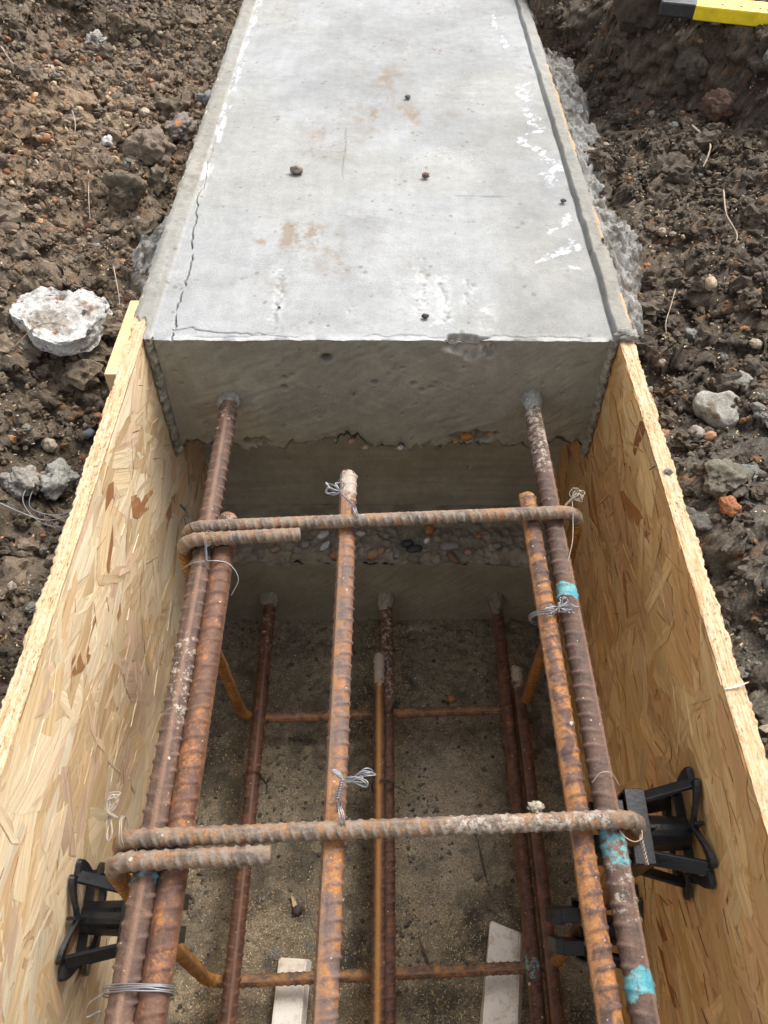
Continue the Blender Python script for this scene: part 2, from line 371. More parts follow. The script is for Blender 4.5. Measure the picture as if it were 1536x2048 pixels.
def build_ground():
    yy = graded(-.05, 2.45, .0036, -45, 60)
    Vs = []; Fs = []; Cs = []; off = 0
    for side in (-1, 1):
        e = XL - TH - .0005 if side < 0 else XR + TH + .0005
        gx = graded(0, .66, .0034, -.0001, 60); gx = gx[gx >= 0]; gx = np.concatenate([[0], gx[gx > 0]])
        X, Y = np.meshgrid(e + side * gx, yy, indexing='ij'); x = X.ravel(); y = Y.ravel()
        z = soil_h(x, y)
        far = sm(np.hypot(x, y - 1), 3.0, 6.0); z = z * (1 - far) + (.02 + .03 * n2(x * .5, y * .5, 8)) * far
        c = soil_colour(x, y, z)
        k = sm(np.abs(x - e), .004, .03) * (1 - far)
        sx = .007 * fbm(x, y + z, 40, 3, 81) * k; sy = .007 * fbm(x, y, 40, 3, 82) * k
        g3 = (.016 * n3(x * 22, y * 22, z * 45, 83) + .010 * n3(x * 55, y * 55, z * 90, 84) + .005 * n3(x * 130, y * 130, z * 170, 85)) * sm(np.abs(x - e), .03, .08) * (1 - far)
        sx = sx - side * g3; sy = sy - g3
        Vs.append(np.stack([x + sx, y + sy, z], 1)); Cs.append(c)
        Fs.append(gridF(len(gx), len(yy), off, side < 0)); off += len(x)
        # skirt down the side of the trench beyond the boards
        a = np.arange(len(yy)) + off - len(x)
    # strips closing the trench far ahead and far behind
    for y0, y1 in ((7.9, 60), (-45, -2.2)):
        gx = np.linspace(XL - TH - .01, XR + TH + .01, 24); gy = np.linspace(y0, y1, 120)
        X, Y = np.meshgrid(gx, gy, indexing='ij'); x = X.ravel(); y = Y.ravel()
        z = .0 + .03 * n2(x * .5, y * .5, 8) + .01
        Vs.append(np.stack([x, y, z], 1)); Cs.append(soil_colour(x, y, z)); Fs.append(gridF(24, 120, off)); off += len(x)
    o = mesh('ground', np.concatenate(Vs), np.concatenate(Fs), M_soil, colr=np.concatenate(Cs))
    tag(o, kind='structure')
build_ground()

# trench floor: blinding smeared with mud and sawdust
def floor_h(x, y):
    d, r, _ = worley(x, y, 60, 7); d2, r2, _ = worley(x, y, 130, 9)
    lum = np.clip(.35 + .9 * fbm(x, y, 7, 3, 13) + .5 * sm(y, .5, .8) - .6 * bump2(x, y, .07, .45, .1, .18), 0, 1)
    return ZF + .0022 * fbm(x, y, 14, 4, 12) + .0016 * fbm(x, y, 90, 3, 14) + lum * (.0085 * (r - .3) * np.sqrt(np.clip(1 - (d / .6) ** 2, 0, 1)) + .0052 * (r2 - .3) * np.sqrt(np.clip(1 - (d2 / .6) ** 2, 0, 1)))
def build_floor():
    gx = np.linspace(XL - .004, XR + .004, 230); gy = np.concatenate([np.linspace(-2.3, -.1, 90)[:-1], np.linspace(-.1, .10, 50)[:-1], np.linspace(.10, .83, 290)])
    X, Y = np.meshgrid(gx, gy, indexing='ij'); x = X.ravel(); y = Y.ravel(); z = floor_h(x, y)
    n = fbm(x, y, 11, 4, 15); base = np.array([.228, .184, .120])[None] * (1 - .42 * sm(fbm(x, y, 24, 4, 18), .05, .35))[:, None] * (1 + .45 * n)[:, None] * (1 + .42 * fbm(x, y, 85, 4, 19, .8))[:, None]
    s = np.clip(bump2(x, y, .085, .45, .07, .12) * 1.0 + .5 * fbm(x, y, 30, 4, 16) * 1.0 - .1, 0, 1)
    base = base * (1 - .5 * s[:, None]) + np.array([.60, .51, .39]) * (.5 * s)[:, None]
    g = sm(y, .50, .80) ; base = base * (1 - .35 * g[:, None]) + np.array([.20, .18, .135]) * (.35 * g)[:, None]
    p = bump2(x, y, .035, .798, .03, .007) * (.6 + .6 * n2(x * 200, y * 200, 5)); p = np.clip(p, 0, 1)
    base = base * (1 - p[:, None]) + np.array([.62, .50, .34]) * p[:, None]
    for cx, cy, r in ((-.125, .315, .012), (-.04, .28, .012), (-.055, .252, .014), (-.075, .262, .008), (.13, .31, .010), (.135, .28, .013), (.12, .30, .006), (-.16, .25, .01)):
        q = np.clip(1.3 * bump2(x + .004 * n2(x * 150, y * 150, 6), y, cx, cy, r, r), 0, .75)[:, None]; base = base * (1 - q) + np.array([.035, .03, .026]) * q
    for cx, cy, r in ((-.16, .26, .012), (-.11, .27, .01), (.02, .33, .012), (.12, .40, .01), (-.1, .50, .012), (.02, .62, .01), (-.1, .66, .012), (-.14, .60, .012)):
        q = poly_mask(x + .003 * n2(x * 200, y * 200, 2), y + .003 * n2(x * 200, y * 200, 1), [(cx - r, cy), (cx, cy + r * .7), (cx + r, cy + .2 * r), (cx + .3 * r, cy - r * .8)], .002)[:, None] * .7
        base = base * (1 - q) + np.array([.15, .15, .135]) * q; z = z + .0015 * q[:, 0]
    tag(mesh('trench_floor', np.stack([x, y, z], 1), gridF(len(gx), len(gy)), M_floor, colr=base), kind='structure')
build_floor()

# ------------------------------------------------------------------ cast concrete beam
JK = [(-.30, .006), (-.055, .030), (.105, .022), (.20, .012), (-.23, .014)]
def jag(x):
    z = -.195 + .0065 * n2(x * 32, x * 0, 1) + .0052 * n2(x * 95, x * 0, 2) + .0032 * n2(x * 260, x * 0, 3)
    z = z + .026 * np.exp(-((x + .052) / .024) ** 2) * (1 + .4 * n2(x * 220, x * 0, 5)) + .012 * np.exp(-((x + .235) / .018) ** 2) + .010 * np.exp(-((x - .118) / .030) ** 2) + .010 * np.exp(-((x - .235) / .02) ** 2)
    return z
def chip(x, s, ext=.034):
    c = .010 * sm(1 - np.hypot((x - .098 - .5 * s) / .036, s / ext) + .30 * n2(x * 75, s * 75, 4) + .12 * n2(x * 200, s * 200, 5), .05, .30)
    return c
def top_z(x, y):
    z = .0012 * fbm(x, y, 4, 3, 101) + .00035 * fbm(x, y, 60, 3, 102)
    # shrinkage crack near the left edge, running into the corner
    cx = -.273 - .020 * sm(y, .90, 1.25) + .004 * n2(y * 18, y * 0, 1) + .0016 * n2(y * 90, y * 0, 2) + .0007 * n2(y * 260, y * 0, 3)
    w = .0004 * (1 - sm(y, 1.00, 1.25)) - .0001
    crack = np.exp(-((x - cx) / (w + .0006)) ** 2) * (1 - sm(y, 1.15, 1.45))
    cy = .842 + .006 * n2(x * 40, x * 0, 7) + .003 * n2(x * 140, x * 0, 8) - .016 * sm(x, -.272, -.20)
    crack2 = np.exp(-((y - cy) / .0008) ** 2) * (x > -.274) * (1 - sm(x, -.20, -.12))
    cy3 = .825 + .003 * n2(x * 50, x * 0, 17) + .0015 * n2(x * 170, x * 0, 18)
    crack3 = np.exp(-((y - cy3) / .0011) ** 2) * sm(n2(x * 14, x * 0, 19), -.2, .2) * .5
    z = z - .008 * crack * sm(n2(y * 55, y * 0, 23), -.9, -.2) - .0045 * crack2 - .003 * crack3
    # raised ragged fins along both sides
    xr = .2885 + .0012 * n2(y * 25, y * 0, 3)
    fin = sm(x, xr, xr + .003); z = z + fin * (.0055 + .0022 * fbm(x, y, 45, 3, 104)) - .006 * np.exp(-((x - xr + .0012) / .0018) ** 2)
    lf = 1 - sm(x, -.301, -.296); z = z + lf * (.002 + .0018 * fbm(x, y, 55, 3, 105))
    # surface blow holes and flaked lines
    for bx, by, r, d in BLOW: z = z - d * bump2(x, y, bx, by, r, r)
    for lx, s0, s1 in ((-.145, .84, .98), (.045, .86, .99), (.075, .84, .95), (-.05, .86, .90), (.11, .88, .96)):
        k = np.exp(-((x - lx - .004 * n2(y * 60, y * 0, int(lx * 1000) % 97)) / .0055) ** 2) * sm(y, s0, s0 + .02) * (1 - sm(y, s1 - .02, s1))
        z = z - .0022 * k * sm(n2(x * 260, y * 190, 31), -.1, .35)
    return z
BLOW = [(-.148, .893, .0022, .003), (.02, 1.30, .002, .002), (-.02, 1.12, .0018, .002), (.12, 1.1, .002, .002), (.05, 1.0, .0018, .002), (-.2, .95, .002, .002)]
BLOW += [(rng.uniform(-.28, .27), rng.uniform(.84, 2.2), rng.uniform(.0012, .002), .0018) for _ in range(26)]
def white_mask(x, y):
    w = np.zeros_like(x)
    ex = .262 - .0 * y
    # flaked pale laitance along the right edge
    edge = .250 + .012 * n2(y * 22, y * 0, 41) + .010 * n2(y * 60, y * 0, 42)
    band = sm(y, 1.17, 1.23) * (1 - sm(y, 1.58, 1.66))
    rag = .006 * n2(x * 120, y * 120, 43) + .004 * n2(x * 260, y * 260, 143)
    inner = edge - .018 * np.exp(-((y - 1.36) / .05) ** 2)
    rightlim = inner + .017 + .008 * n2(y * 35, y * 0, 45)
    w = np.maximum(w, band * sm(x + rag, inner, inner + .0015) * (1 - sm(x + rag, rightlim, rightlim + .0015)))
    xx = x + .004 * n2(x * 90, y * 90, 144) + .002 * n2(x * 190, y * 190, 44); yy_ = y + .002 * n2(x * 160, y * 160, 46)
    for p in (((.262, 1.120), (.272, 1.125), (.278, 1.105), (.262, 1.090), (.235, 1.066), (.232, 1.072), (.252, 1.092), (.266, 1.108)),
              ((.235, 1.028), (.262, 1.040), (.262, 1.056), (.272, 1.050), (.278, 1.030), (.262, 1.018), (.235, 1.006), (.205, .990), (.205, .996)),
              ((.250, .985), (.262, .992), (.266, .975)), ((.222, 1.92), (.231, 2.0), (.233, 1.86)), ((.232, 1.82), (.238, 1.86), (.246, 1.78), (.24, 1.77))):
        w = np.maximum(w, poly_mask(xx, yy_, p, .001))
    wf = sm(n2(x * 300, y * 300, 47) + n2(x * 110, y * 110, 48) * 1.2, -1.6, .7)
    veil = .35 * sm(y, 1.0, 1.1) * (1 - sm(y, 1.7, 1.9)) * np.exp(-((x - .265) / .014) ** 2) * sm(fbm(x, y, 70, 4, 49), -.1, .25)
    return np.maximum(w * wf, veil)
def beam_colour(x, y, white=True):
    n = len(x)
    base = np.tile(np.array([.318, .323, .318]), (n, 1)) * (1 + .05 * fbm(x, y, 5, 3, 111))[:, None]
    # greyer trowelled patches
    g = sm(fbm(x, y, 3.2, 4, 112), -.05, .30)[:, None]; base = base * (1 - g * .16)
    warm = sm(fbm(x, y, 4, 3, 113), .0, .4)[:, None]; base = base * (1 - warm * np.array([.02, .04, .09]))
    # mud smears
    d = np.zeros(n)
    for cx, cy, rx, ry, a in ((.0, 1.46, .09, .05, .9), (-.09, 1.42, .05, .08, .5), (-.135, 1.075, .05, .022, 1.25), (-.16, 1.045, .035, .016, 1.0), (-.09, 1.03, .05, .03, .6), (.0, 1.62, .05, .06, .6), (-.04, .985, .06, .02, .6), (.02, .99, .05, .02, .5), (-.17, .93, .05, .02, .4)):
        d = np.maximum(d, a * bump2(x, y, cx, cy, rx, ry))
    d = d * sm(fbm(x * 1.0, y * .55, 42, 4, 114, .6), -.12, .42)
    d = np.clip(d * 1.35 + .30 * sm(fbm(x, y, 9, 3, 117), .15, .5) * sm(n2(x * 210, y * 210, 118), .2, .7), 0, .8)[:, None]; base = base * (1 - d) + np.array([.22, .165, .11]) * d
    # pale flaky streaks by the end
    f = np.zeros(n)
    for lx, s0, s1 in ((-.145, .84, 1.0), (.045, .86, .99), (.075, .84, .97), (.06, .83, .88), (.11, .86, .96), (.13, .83, .9)):
        f = np.maximum(f, np.exp(-((x - lx - .004 * n2(y * 60, y * 0, int(lx * 1000) % 97)) / .010) ** 2) * sm(y, s0, s0 + .02) * (1 - sm(y, s1 - .02, s1)))
    f = (f * sm(n2(x * 200, y * 150, 32) + n2(x * 70, y * 60, 33), -.2, .5))[:, None]
    base = base * (1 - f * .6) + np.array([.50, .50, .48]) * f * .6
    lip = (np.exp(-((y - YE) / .008) ** 2) * sm(n2(x * 60, y * 60, 34), -.6, .1))[:, None]; base = base * (1 - .5 * lip) + np.array([.66, .65, .60]) * .5 * lip
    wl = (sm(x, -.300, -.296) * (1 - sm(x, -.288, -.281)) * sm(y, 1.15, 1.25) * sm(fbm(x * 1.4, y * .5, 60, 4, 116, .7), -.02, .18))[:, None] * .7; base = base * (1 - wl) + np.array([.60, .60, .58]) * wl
    # scratches
    for x0, x1, yc, a in ((.10, .20, 1.178, .45), (.14, .19, 1.174, .5)):
        k = np.exp(-((y - yc + .02 * (x - x0)) / .0011) ** 2) * sm(x, x0, x0 + .01) * (1 - sm(x, x1 - .03, x1)); base = base * (1 - a * k)[:, None]
    k = np.exp(-((x + .072 + .0015 * n2(y * 40, y * 0, 36)) / .0011) ** 2) * sm(y, 1.22, 1.24) * (1 - sm(y, 1.40, 1.42)); base = base * (1 - .4 * k)[:, None]
    # side fins: browner with ochre wood showing through
    fr = sm(x, .289, .2915)[:, None]; base = base * (1 - fr * np.array([.10, .14, .22]))
    fl = (1 - sm(x, -.300, -.296))[:, None]; base = base * (1 - fl * np.array([.12, .16, .24]))
    ow = (sm(x, .3070, .3085) * sm(n2(x * 160, y * 18, 51), .05, .3) * (y < 1.7))[:, None]
    base = base * (1 - ow) + np.array([.46, .30, .16]) * ow
    if white:
        w = white_mask(x, y)[:, None]; rim = np.clip(4 * w * (1 - w), 0, 1)
        base = base * (1 - w) + np.array([.54, .55, .56]) * w; base = base * (1 - .30 * rim)
    # brown crumbs
    dd, r, _ = worley(x, y, 60, 121); sp = ((dd < .05 + .22 * n2(x * 31, y * 31, 122)) & (r > .80))[:, None] * .6; base = base * (1 - sp) + np.array([.16, .12, .09]) * sp
    return base
def face_disp(x, z):
    y = np.zeros_like(x)
    for px, pz, r, d in PITS: y = y + d * np.clip(1.4 * np.exp(-(((x - px) / (r * 1.25)) ** 2 + ((z - pz) / (r * 1.15)) ** 2) ** 1.5), 0, 1)
    y = y + .0006 * fbm(x * 1.0, z * 1.0, 25, 3, 131) + .0004 * n2((x + z) * 24, (z - x) * 190, 132) * sm(n2(x * 14, z * 14, 133), .1, .5) + .0003 * n2((x - .5 * z) * 20, (z + .5 * x) * 210, 134) * sm(n2(x * 12, z * 12, 136), .0, .5) + .0006 * n2((x - 2.4 * z) * 60, (z + .4 * x) * 30, 137) * sm(n2(x * 13, z * 13, 138), .1, .5) + .0005 * fbm(x, z, 70, 3, 139)
    return y
PITS = [(-.078, -.030, .0045, .02), (-.016, -.070, .0030, .008), (-.135, -.062, .0022, .006), (-.125, -.058, .0018, .004), (-.137, -.079, .0032, .008), (.035, -.072, .0028, .007), (.047, -.083, .0024, .007), (.058, -.078, .002, .006), (.10, -.045, .0018, .004), (.02, -.045, .0018, .005)]
PITS += [(rng.uniform(-.28, .27), rng.uniform(-.18, -.01), rng.uniform(.0008, .0016), .003) for _ in range(45)]
def build_beam():
    root = empty('concrete_beam', (0, YE, ZF)); tag(root, 'pale grey cast concrete ground beam with flat trowelled top between the boards', 'concrete beam')
    gx = np.concatenate([np.arange(XL - TH + .0005, -.302, .0018), np.arange(-.302, -.262, .0005), np.arange(-.262, XR - .008, .0021), np.arange(XR - .008, XR + TH - .0004, .0012)])
    # top sheet
    s = .002; ys = list(np.arange(YE, YE + .030, .001)); 
    while ys[-1] < 8.0: ys.append(ys[-1] + s); s = s if ys[-1] < 1.35 else min(s * 1.006, .5) if ys[-1] < 2.4 else s * 1.25
    gy = np.array(ys); X, Y = np.meshgrid(gx, gy, indexing='ij'); x = X.ravel(); y = Y.ravel()
    fade = 1 - sm(y, 2.4, 3.2); z = top_z(x, y) * fade
    c = chip(x, y - YE, .014); e = np.exp(-((y - YE) / .004)); rough = .0034 * fbm(x, y, 110, 3, 141)
    ef = .0012 * n2(x * 55, x * 0, 9) + .0006 * n2(x * 200, x * 0, 10)
    z2 = z - c + (c > .002) * rough - .0016 * e
    y2 = y + c * e + ef * e
    # concrete stops short of the very end over the board tops
    ov = ((x < XL - .001) & (y < .862 + .016 * n2(x * 150, y * 20, 61) - (x + .326) * 1.2)) | ((x > XR + .001) & (y < .826 + .010 * n2(x * 130, y * 20, 62)))
    z2 = np.where(ov, -.012, z2)
    eo = sm(x, XR + TH - .004, XR + TH) - (1 - sm(x, XL - TH, XL - TH + .004)); rg = np.clip(.004 + .007 * fbm(x * 0 + np.sign(x), y, 38, 4, 146, .7), -.001, .012) * fade * (~ov)
    x = x + eo * rg; z2 = z2 - np.abs(eo) * np.abs(rg) * .9
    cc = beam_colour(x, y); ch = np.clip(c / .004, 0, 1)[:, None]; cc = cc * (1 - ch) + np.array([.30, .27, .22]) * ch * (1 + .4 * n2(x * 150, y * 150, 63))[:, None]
    adopt(mesh('cast_top', np.stack([x, y2, z2], 1), gridF(len(gx), len(gy)), M_conc, colr=cc), root)
    # end face
    fx = np.linspace(XL + .0135, XR - .0125, 300)
    def sheet(name, P, cols, mat=M_conc, flip=False): return adopt(mesh(name, P.reshape(-1, 3), gridF(P.shape[0], P.shape[1], 0, flip), mat, colr=cols), root)
    nv = 110; T = np.linspace(0, 1, nv)
    X, T_ = np.meshgrid(fx, T, indexing='ij'); jz = jag(X); zt = top_z(X, np.full_like(X, YE)); Z = zt * (1 - T_) + jz * T_
    c = chip(X, -Z); e = np.exp(Z / .004); ef = .0012 * n2(X * 55, X * 0, 9) + .0006 * n2(X * 200, X * 0, 10)
    be = sm(Z - jz, 0, .010); Yf = YE + face_disp(X, Z) + c + (c > .002) * .0022 * fbm(X, Z, 130, 3, 141) + ef * e + .004 * (1 - be) + (.010 * np.exp(-(Z - jz) / .009)) * sm(n2(X * 17, X * 0, 75), -.4, .5) * (.7 + .9 * fbm(X, Z, 120, 3, 76)) + .005 * np.exp(-(Z - jz) / .006) * (.6 + .8 * n2(X * 90, Z * 90, 64))
    # broken pockets near the bottom edge showing stone
    pk = 0
    for px, pz, rx, rz in ((.118, -.172, .030, .014), (-.052, -.180, .022, .012), (-.185, -.180, .02, .010), (.15, -.165, .012, .006)):
        q = sm(1 - np.hypot((X - px) / rx, (Z - pz) / rz) + .35 * n2(X * 120, Z * 120, 65), 0, .3); Yf = Yf + .010 * q * (.7 + .5 * n2(X * 170, Z * 170, 66)); pk = np.maximum(pk, q)
    P = np.stack([X, Yf, Z - c * e - .0016 * e], 2)
    cx = X.ravel(); cz = Z.ravel(); pk = pk.ravel()[:, None]; ch = np.clip(c.ravel() / .004, 0, 1)[:, None]
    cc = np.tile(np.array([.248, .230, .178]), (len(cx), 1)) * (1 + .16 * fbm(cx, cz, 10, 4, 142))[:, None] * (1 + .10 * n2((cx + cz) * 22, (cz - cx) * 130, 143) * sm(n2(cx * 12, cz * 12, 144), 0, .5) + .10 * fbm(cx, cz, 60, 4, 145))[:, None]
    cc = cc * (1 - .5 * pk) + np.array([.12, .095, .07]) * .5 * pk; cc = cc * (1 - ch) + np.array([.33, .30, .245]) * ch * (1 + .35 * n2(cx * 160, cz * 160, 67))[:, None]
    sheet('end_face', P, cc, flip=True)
    # side fins left where the stop end board stood
    for x0, x1, s_ in ((XL + .0004, fx[0] + .0003, 1), (fx[-1] - .0003, XR - .0004, -1)):
        gx2 = np.linspace(x0, x1, 12); gz = np.linspace(.002, -.205, 120); X, Z = np.meshgrid(gx2, gz, indexing='ij')
        u = (X - x0) / (x1 - x0); out = np.sin(PI * np.clip(u * (1.15 if s_ > 0 else 1) + (.0 if s_ > 0 else .0), 0, 1)) ** .5
        Yv = YE - .009 * out + .0070 * fbm(X, Z, 95, 4, 151, .8) + .002
        cols = np.tile(np.array([.25, .228, .175]), (X.size, 1)) * (1 + .7 * fbm(X.ravel(), Z.ravel(), 120, 3, 152))[:, None]
        sheet('edge_fin', np.stack([X, Yv, Z], 2), cols, flip=True)
    # groove under the end face: roof, back, ledge, lower face
    YB = .9415; ZL = -.459; fx = np.linspace(XL + .0006, XR - .0006, 300)
    dk = np.array([.300, .285, .220])
    T = np.linspace(0, 1, 14); X, T_ = np.meshgrid(fx, T, indexing='ij'); jz = jag(X) ; P = np.stack([X, YE + .008 + (YB - YE) * T_, jz * (1 - T_) - .190 * T_ + .004 * fbm(X, T_, 60, 3, 153) * (T_ > 0)], 2)
    sheet('groove_roof', P, np.tile(dk, (X.size, 1)), flip=True)
    T = np.linspace(0, 1, 80); X, T_ = np.meshgrid(fx, T, indexing='ij'); Z = -.188 + (ZL + .188) * T_
    P = np.stack([X, YB + .0007 * n2(X * 14, Z * 260, 154) + .0012 * fbm(X, Z, 16, 3, 155), Z], 2)
    for px in ((-.085, -.30), (-.05, -.34), (.06, -.28), (.14, -.36), (-.13, -.33), (0.0, -.26)): P[..., 1] += .006 * bump2(X, Z, px[0], px[1], .002, .003)
    cx = X.ravel(); cz = Z.ravel()
    sheet('groove_back', P, np.tile(dk * 1.05, (X.size, 1)) * (1 + .18 * fbm(cx, cz, 12, 4, 156))[:, None] * (1 + .08 * n2(cx * 12, cz * 200, 157))[:, None], flip=True)
    def ledge_edge(x): return ZL - .006 - .010 * sm(n2(x * 22, x * 0, 161), -.3, .8) + .003 * n2(x * 120, x * 0, 162)
    T = np.linspace(0, 1, 75); X, T_ = np.meshgrid(fx, T, indexing='ij'); Yl = YB - (YB - YE) * T_
    d, r, _ = worley(X, Yl, 85, 163); d2, r2, _ = worley(X, Yl, 190, 165)
    ro = sm(T_, .22, .45)
    Z = ZL + .003 * fbm(X, Yl, 30, 3, 164) + ro * (.009 * (r - .35) * np.sqrt(np.clip(1 - (d / .6) ** 2, 0, 1)) + .004 * (r2 - .4) * np.sqrt(np.clip(1 - (d2 / .6) ** 2, 0, 1)) - .004) + (ledge_edge(X) - ZL) * sm(T_, .80, 1)
    cx = X.ravel(); cy = Yl.ravel(); cols = np.tile(np.array([.34, .31, .24]), (X.size, 1)) * (1 + .4 * fbm(cx, cy, 50, 4, 166))[:, None]
    cols = cols * (1 - .25 * ro.ravel())[:, None]
    sheet('ledge', np.stack([X, Yl, Z], 2), cols, flip=True)
    T = np.linspace(0, 1, 80); X, T_ = np.meshgrid(fx, T, indexing='ij'); Zt = ledge_edge(X); Z = Zt + (ZF - .006 - Zt) * T_
    P = np.stack([X, YE + .0008 * fbm(X, Z, 30, 3, 167) + .0004 * n2((X + Z) * 25, (Z - X) * 140, 168) + .004 * np.exp(-(Zt - Z) / .004) * n2(X * 90, Z * 90, 169), Z], 2)
    cx = X.ravel(); cz = Z.ravel()
    sheet('lower_face', P, np.tile(np.array([.265, .250, .190]), (X.size, 1)) * (1 + .2 * fbm(cx, cz, 12, 4, 170))[:, None], flip=True)
    # pebbles showing in the broken concrete
    pal = {'grey': (.26, .26, .26), 'dark': (.05, .055, .065), 'pink': (.36, .20, .13), 'tan': (.34, .25, .16), 'orange': (.45, .19, .06), 'white': (.60, .60, .58), 'brown': (.20, .12, .08)}
    def pebble(x, y, z, a, b, c, ang, cn, tilt=0):
        V, F = ico(2); V = V * (1 + .10 * n3(V[:, 0] * 1.7 + x * 99, V[:, 1] * 1.7, V[:, 2] * 1.7, 5))[:, None] * np.array([a, b, c])
        V = V @ rotm(tilt, 0, ang).T + np.array([x, y, z]); k = np.array(pal[cn])
        adopt(mesh('pebble', V, F, M_stone, colr=np.tile(k, (len(V), 1)) * (1 + .25 * n3(V[:, 0] * 150, V[:, 1] * 150, V[:, 2] * 150, 6))[:, None]), root)
    for x, y, a, b, ang, cn in ((-.082, .8292, .013, .008, .2, 'pink'), (-.022, .832, .010, .008, .5, 'tan'), (-.010, .838, .008, .006, 1, 'tan'), (-.026, .8245, .006, .004, 0, 'orange'), (.036, .853, .009, .006, .2, 'dark'), (.048, .842, .012, .006, .3, 'dark'),
                                (.109, .848, .015, .008, .05, 'grey'), (.112, .824, .006, .012, .6, 'brown'), (-.11, .872, .010, .006, .6, 'white'), (-.045, .875, .007, .005, 0, 'white'), (.075, .883, .007, .009, 0, 'orange'), (.16, .87, .005, .004, 0, 'orange'),
                                (-.14, .85, .008, .006, .5, 'grey'), (-.17, .87, .007, .005, 1, 'brown'), (.0, .87, .006, .005, 0, 'grey'), (.14, .835, .006, .005, .4, 'tan'), (.02, .828, .006, .004, .4, 'grey'), (-.06, .85, .006, .005, .4, 'brown'), (.07, .86, .006, .004, .8, 'white'), (-.19, .84, .008, .005, .4, 'tan'), (.19, .85, .007, .005, .1, 'grey')):
        pebble(x, y, ZL + .001, a * 1.25, b * 1.25, min(a, b), ang, cn)
    for x, z, a, cn in ((.115, -.176, .010, 'orange'), (.100, -.186, .006, 'orange'), (.148, -.170, .005, 'orange'), (-.050, -.186, .007, 'pink'), (-.187, -.182, .006, 'tan'), (.02, -.199, .006, 'white'), (.03, -.2, .006, 'grey'), (-.03, -.199, .007, 'tan'), (-.236, -.190, .007, 'grey'), (.05, -.198, .005, 'grey'), (.075, -.199, .005, 'brown')):
        pebble(x, YE + .009, z, a, a * .7, a * .7, .3, cn)
    # mortar squeezed over the edge of the boards onto the soil
    def spill(x0, x1, y0, y1, zf, seed, tone):
        nx = int(abs(x1 - x0) / .0028); ny = int((y1 - y0) / .0032); X, Y = np.meshgrid(np.linspace(x0, x1, nx), np.linspace(y0, y1, ny), indexing='ij'); x = X.ravel(); y = Y.ravel()
        d, r, _ = worley(x, y, 38, seed); d2, r2, _ = worley(x, y, 90, seed + 3)
        z = zf(x, y) + .012 * fbm(x, y, 85, 4, seed + 11, .8) + .010 * (r - .3) * np.sqrt(np.clip(1 - (d / .62) ** 2, 0, 1)) + .006 * (r2 - .3) * np.sqrt(np.clip(1 - (d2 / .62) ** 2, 0, 1)) + .010 * fbm(x, y, 22, 4, seed + 5)
        cols = np.tile(np.array(tone), (len(x), 1)) * (1 + .22 * fbm(x, y, 30, 4, seed + 6))[:, None]
        dirt = sm(fbm(x, y, 45, 4, seed + 7, .7), .06, .28)[:, None] * .85; cols = cols * (1 + .35 * fbm(x, y, 120, 3, seed + 17))[:, None]; cols = cols * (1 - dirt) + np.array([.13, .10, .07]) * dirt
        adopt(mesh('mortar_spill', np.stack([x + .004 * fbm(x, y, 50, 2, seed + 8), y + .004 * fbm(x, y, 50, 2, seed + 9), z], 1), gridF(nx, ny, 0, x1 < x0), M_lump, colr=cols), root)
    def zr(x, y):
        d = x - XR - TH + .014 * fbm(x, y, 28, 3, 188); wd = (.052 + .035 * n2(y * 7, y * 0, 181)) * sm(y, .80, .98) * (1 - .35 * sm(y, 1.7, 2.2)) + .012
        return -.006 - .037 * sm(d, -.004, wd * .45) - .012 * sm(d, wd * .4, wd) - .09 * sm(d, wd * .9, wd * 1.5)
    spill(XR + TH - .002, XR + TH + .14, .80, 2.5, zr, 183, (.35, .34, .31))
    def zl(x, y):
        d = XL - TH - x; wd = .014 + .060 * bump2(y, y * 0, 1.10, 0, .10, 1) + .03 * bump2(y, y * 0, 1.32, 0, .07, 1) + .02 * bump2(y, y * 0, 1.75, 0, .08, 1) + .01 * n2(y * 11, y * 0, 187)
        return -.008 - .044 * sm(d, -.004, wd * .5) - .010 * sm(d, wd * .5, wd) - .10 * sm(d, wd * .9, wd * 1.6)
    spill(XL - TH + .002, XL - TH - .12, .93, 2.3, zl, 193, (.34, .33, .30))
    # grout collars where the bars leave the concrete
    for x, z, r, tone in ((-.213, -.099, .0165, (.34, .33, .28)), (.194, -.095, .0160, (.36, .35, .31)), (-.209, -.570, .0175, (.30, .28, .22)), (-.002, -.568, .0175, (.33, .31, .25)), (.196, -.567, .0165, (.24, .22, .18))):
        V, F = ico(4); V = V * (1 + .16 * n3(V[:, 0] * 2.5 + x * 77, V[:, 1] * 2.5, V[:, 2] * 2.5, 9) + .05 * n3(V[:, 0] * 9, V[:, 1] * 9, V[:, 2] * 9, 10))[:, None] * (1 + .07 * n3(V[:, 0] * 22, V[:, 1] * 22, V[:, 2] * 22 + x * 5, 12))[:, None] * np.array([r * .90, r * (1.6 + .5 * math.sin(x * 40)), r * .90])
        V = V + np.array([x, YE - .004, z])
        adopt(mesh('grout_collar', V, F, M_lump, colr=np.tile(np.array(tone), (len(V), 1))), root)
build_beam()

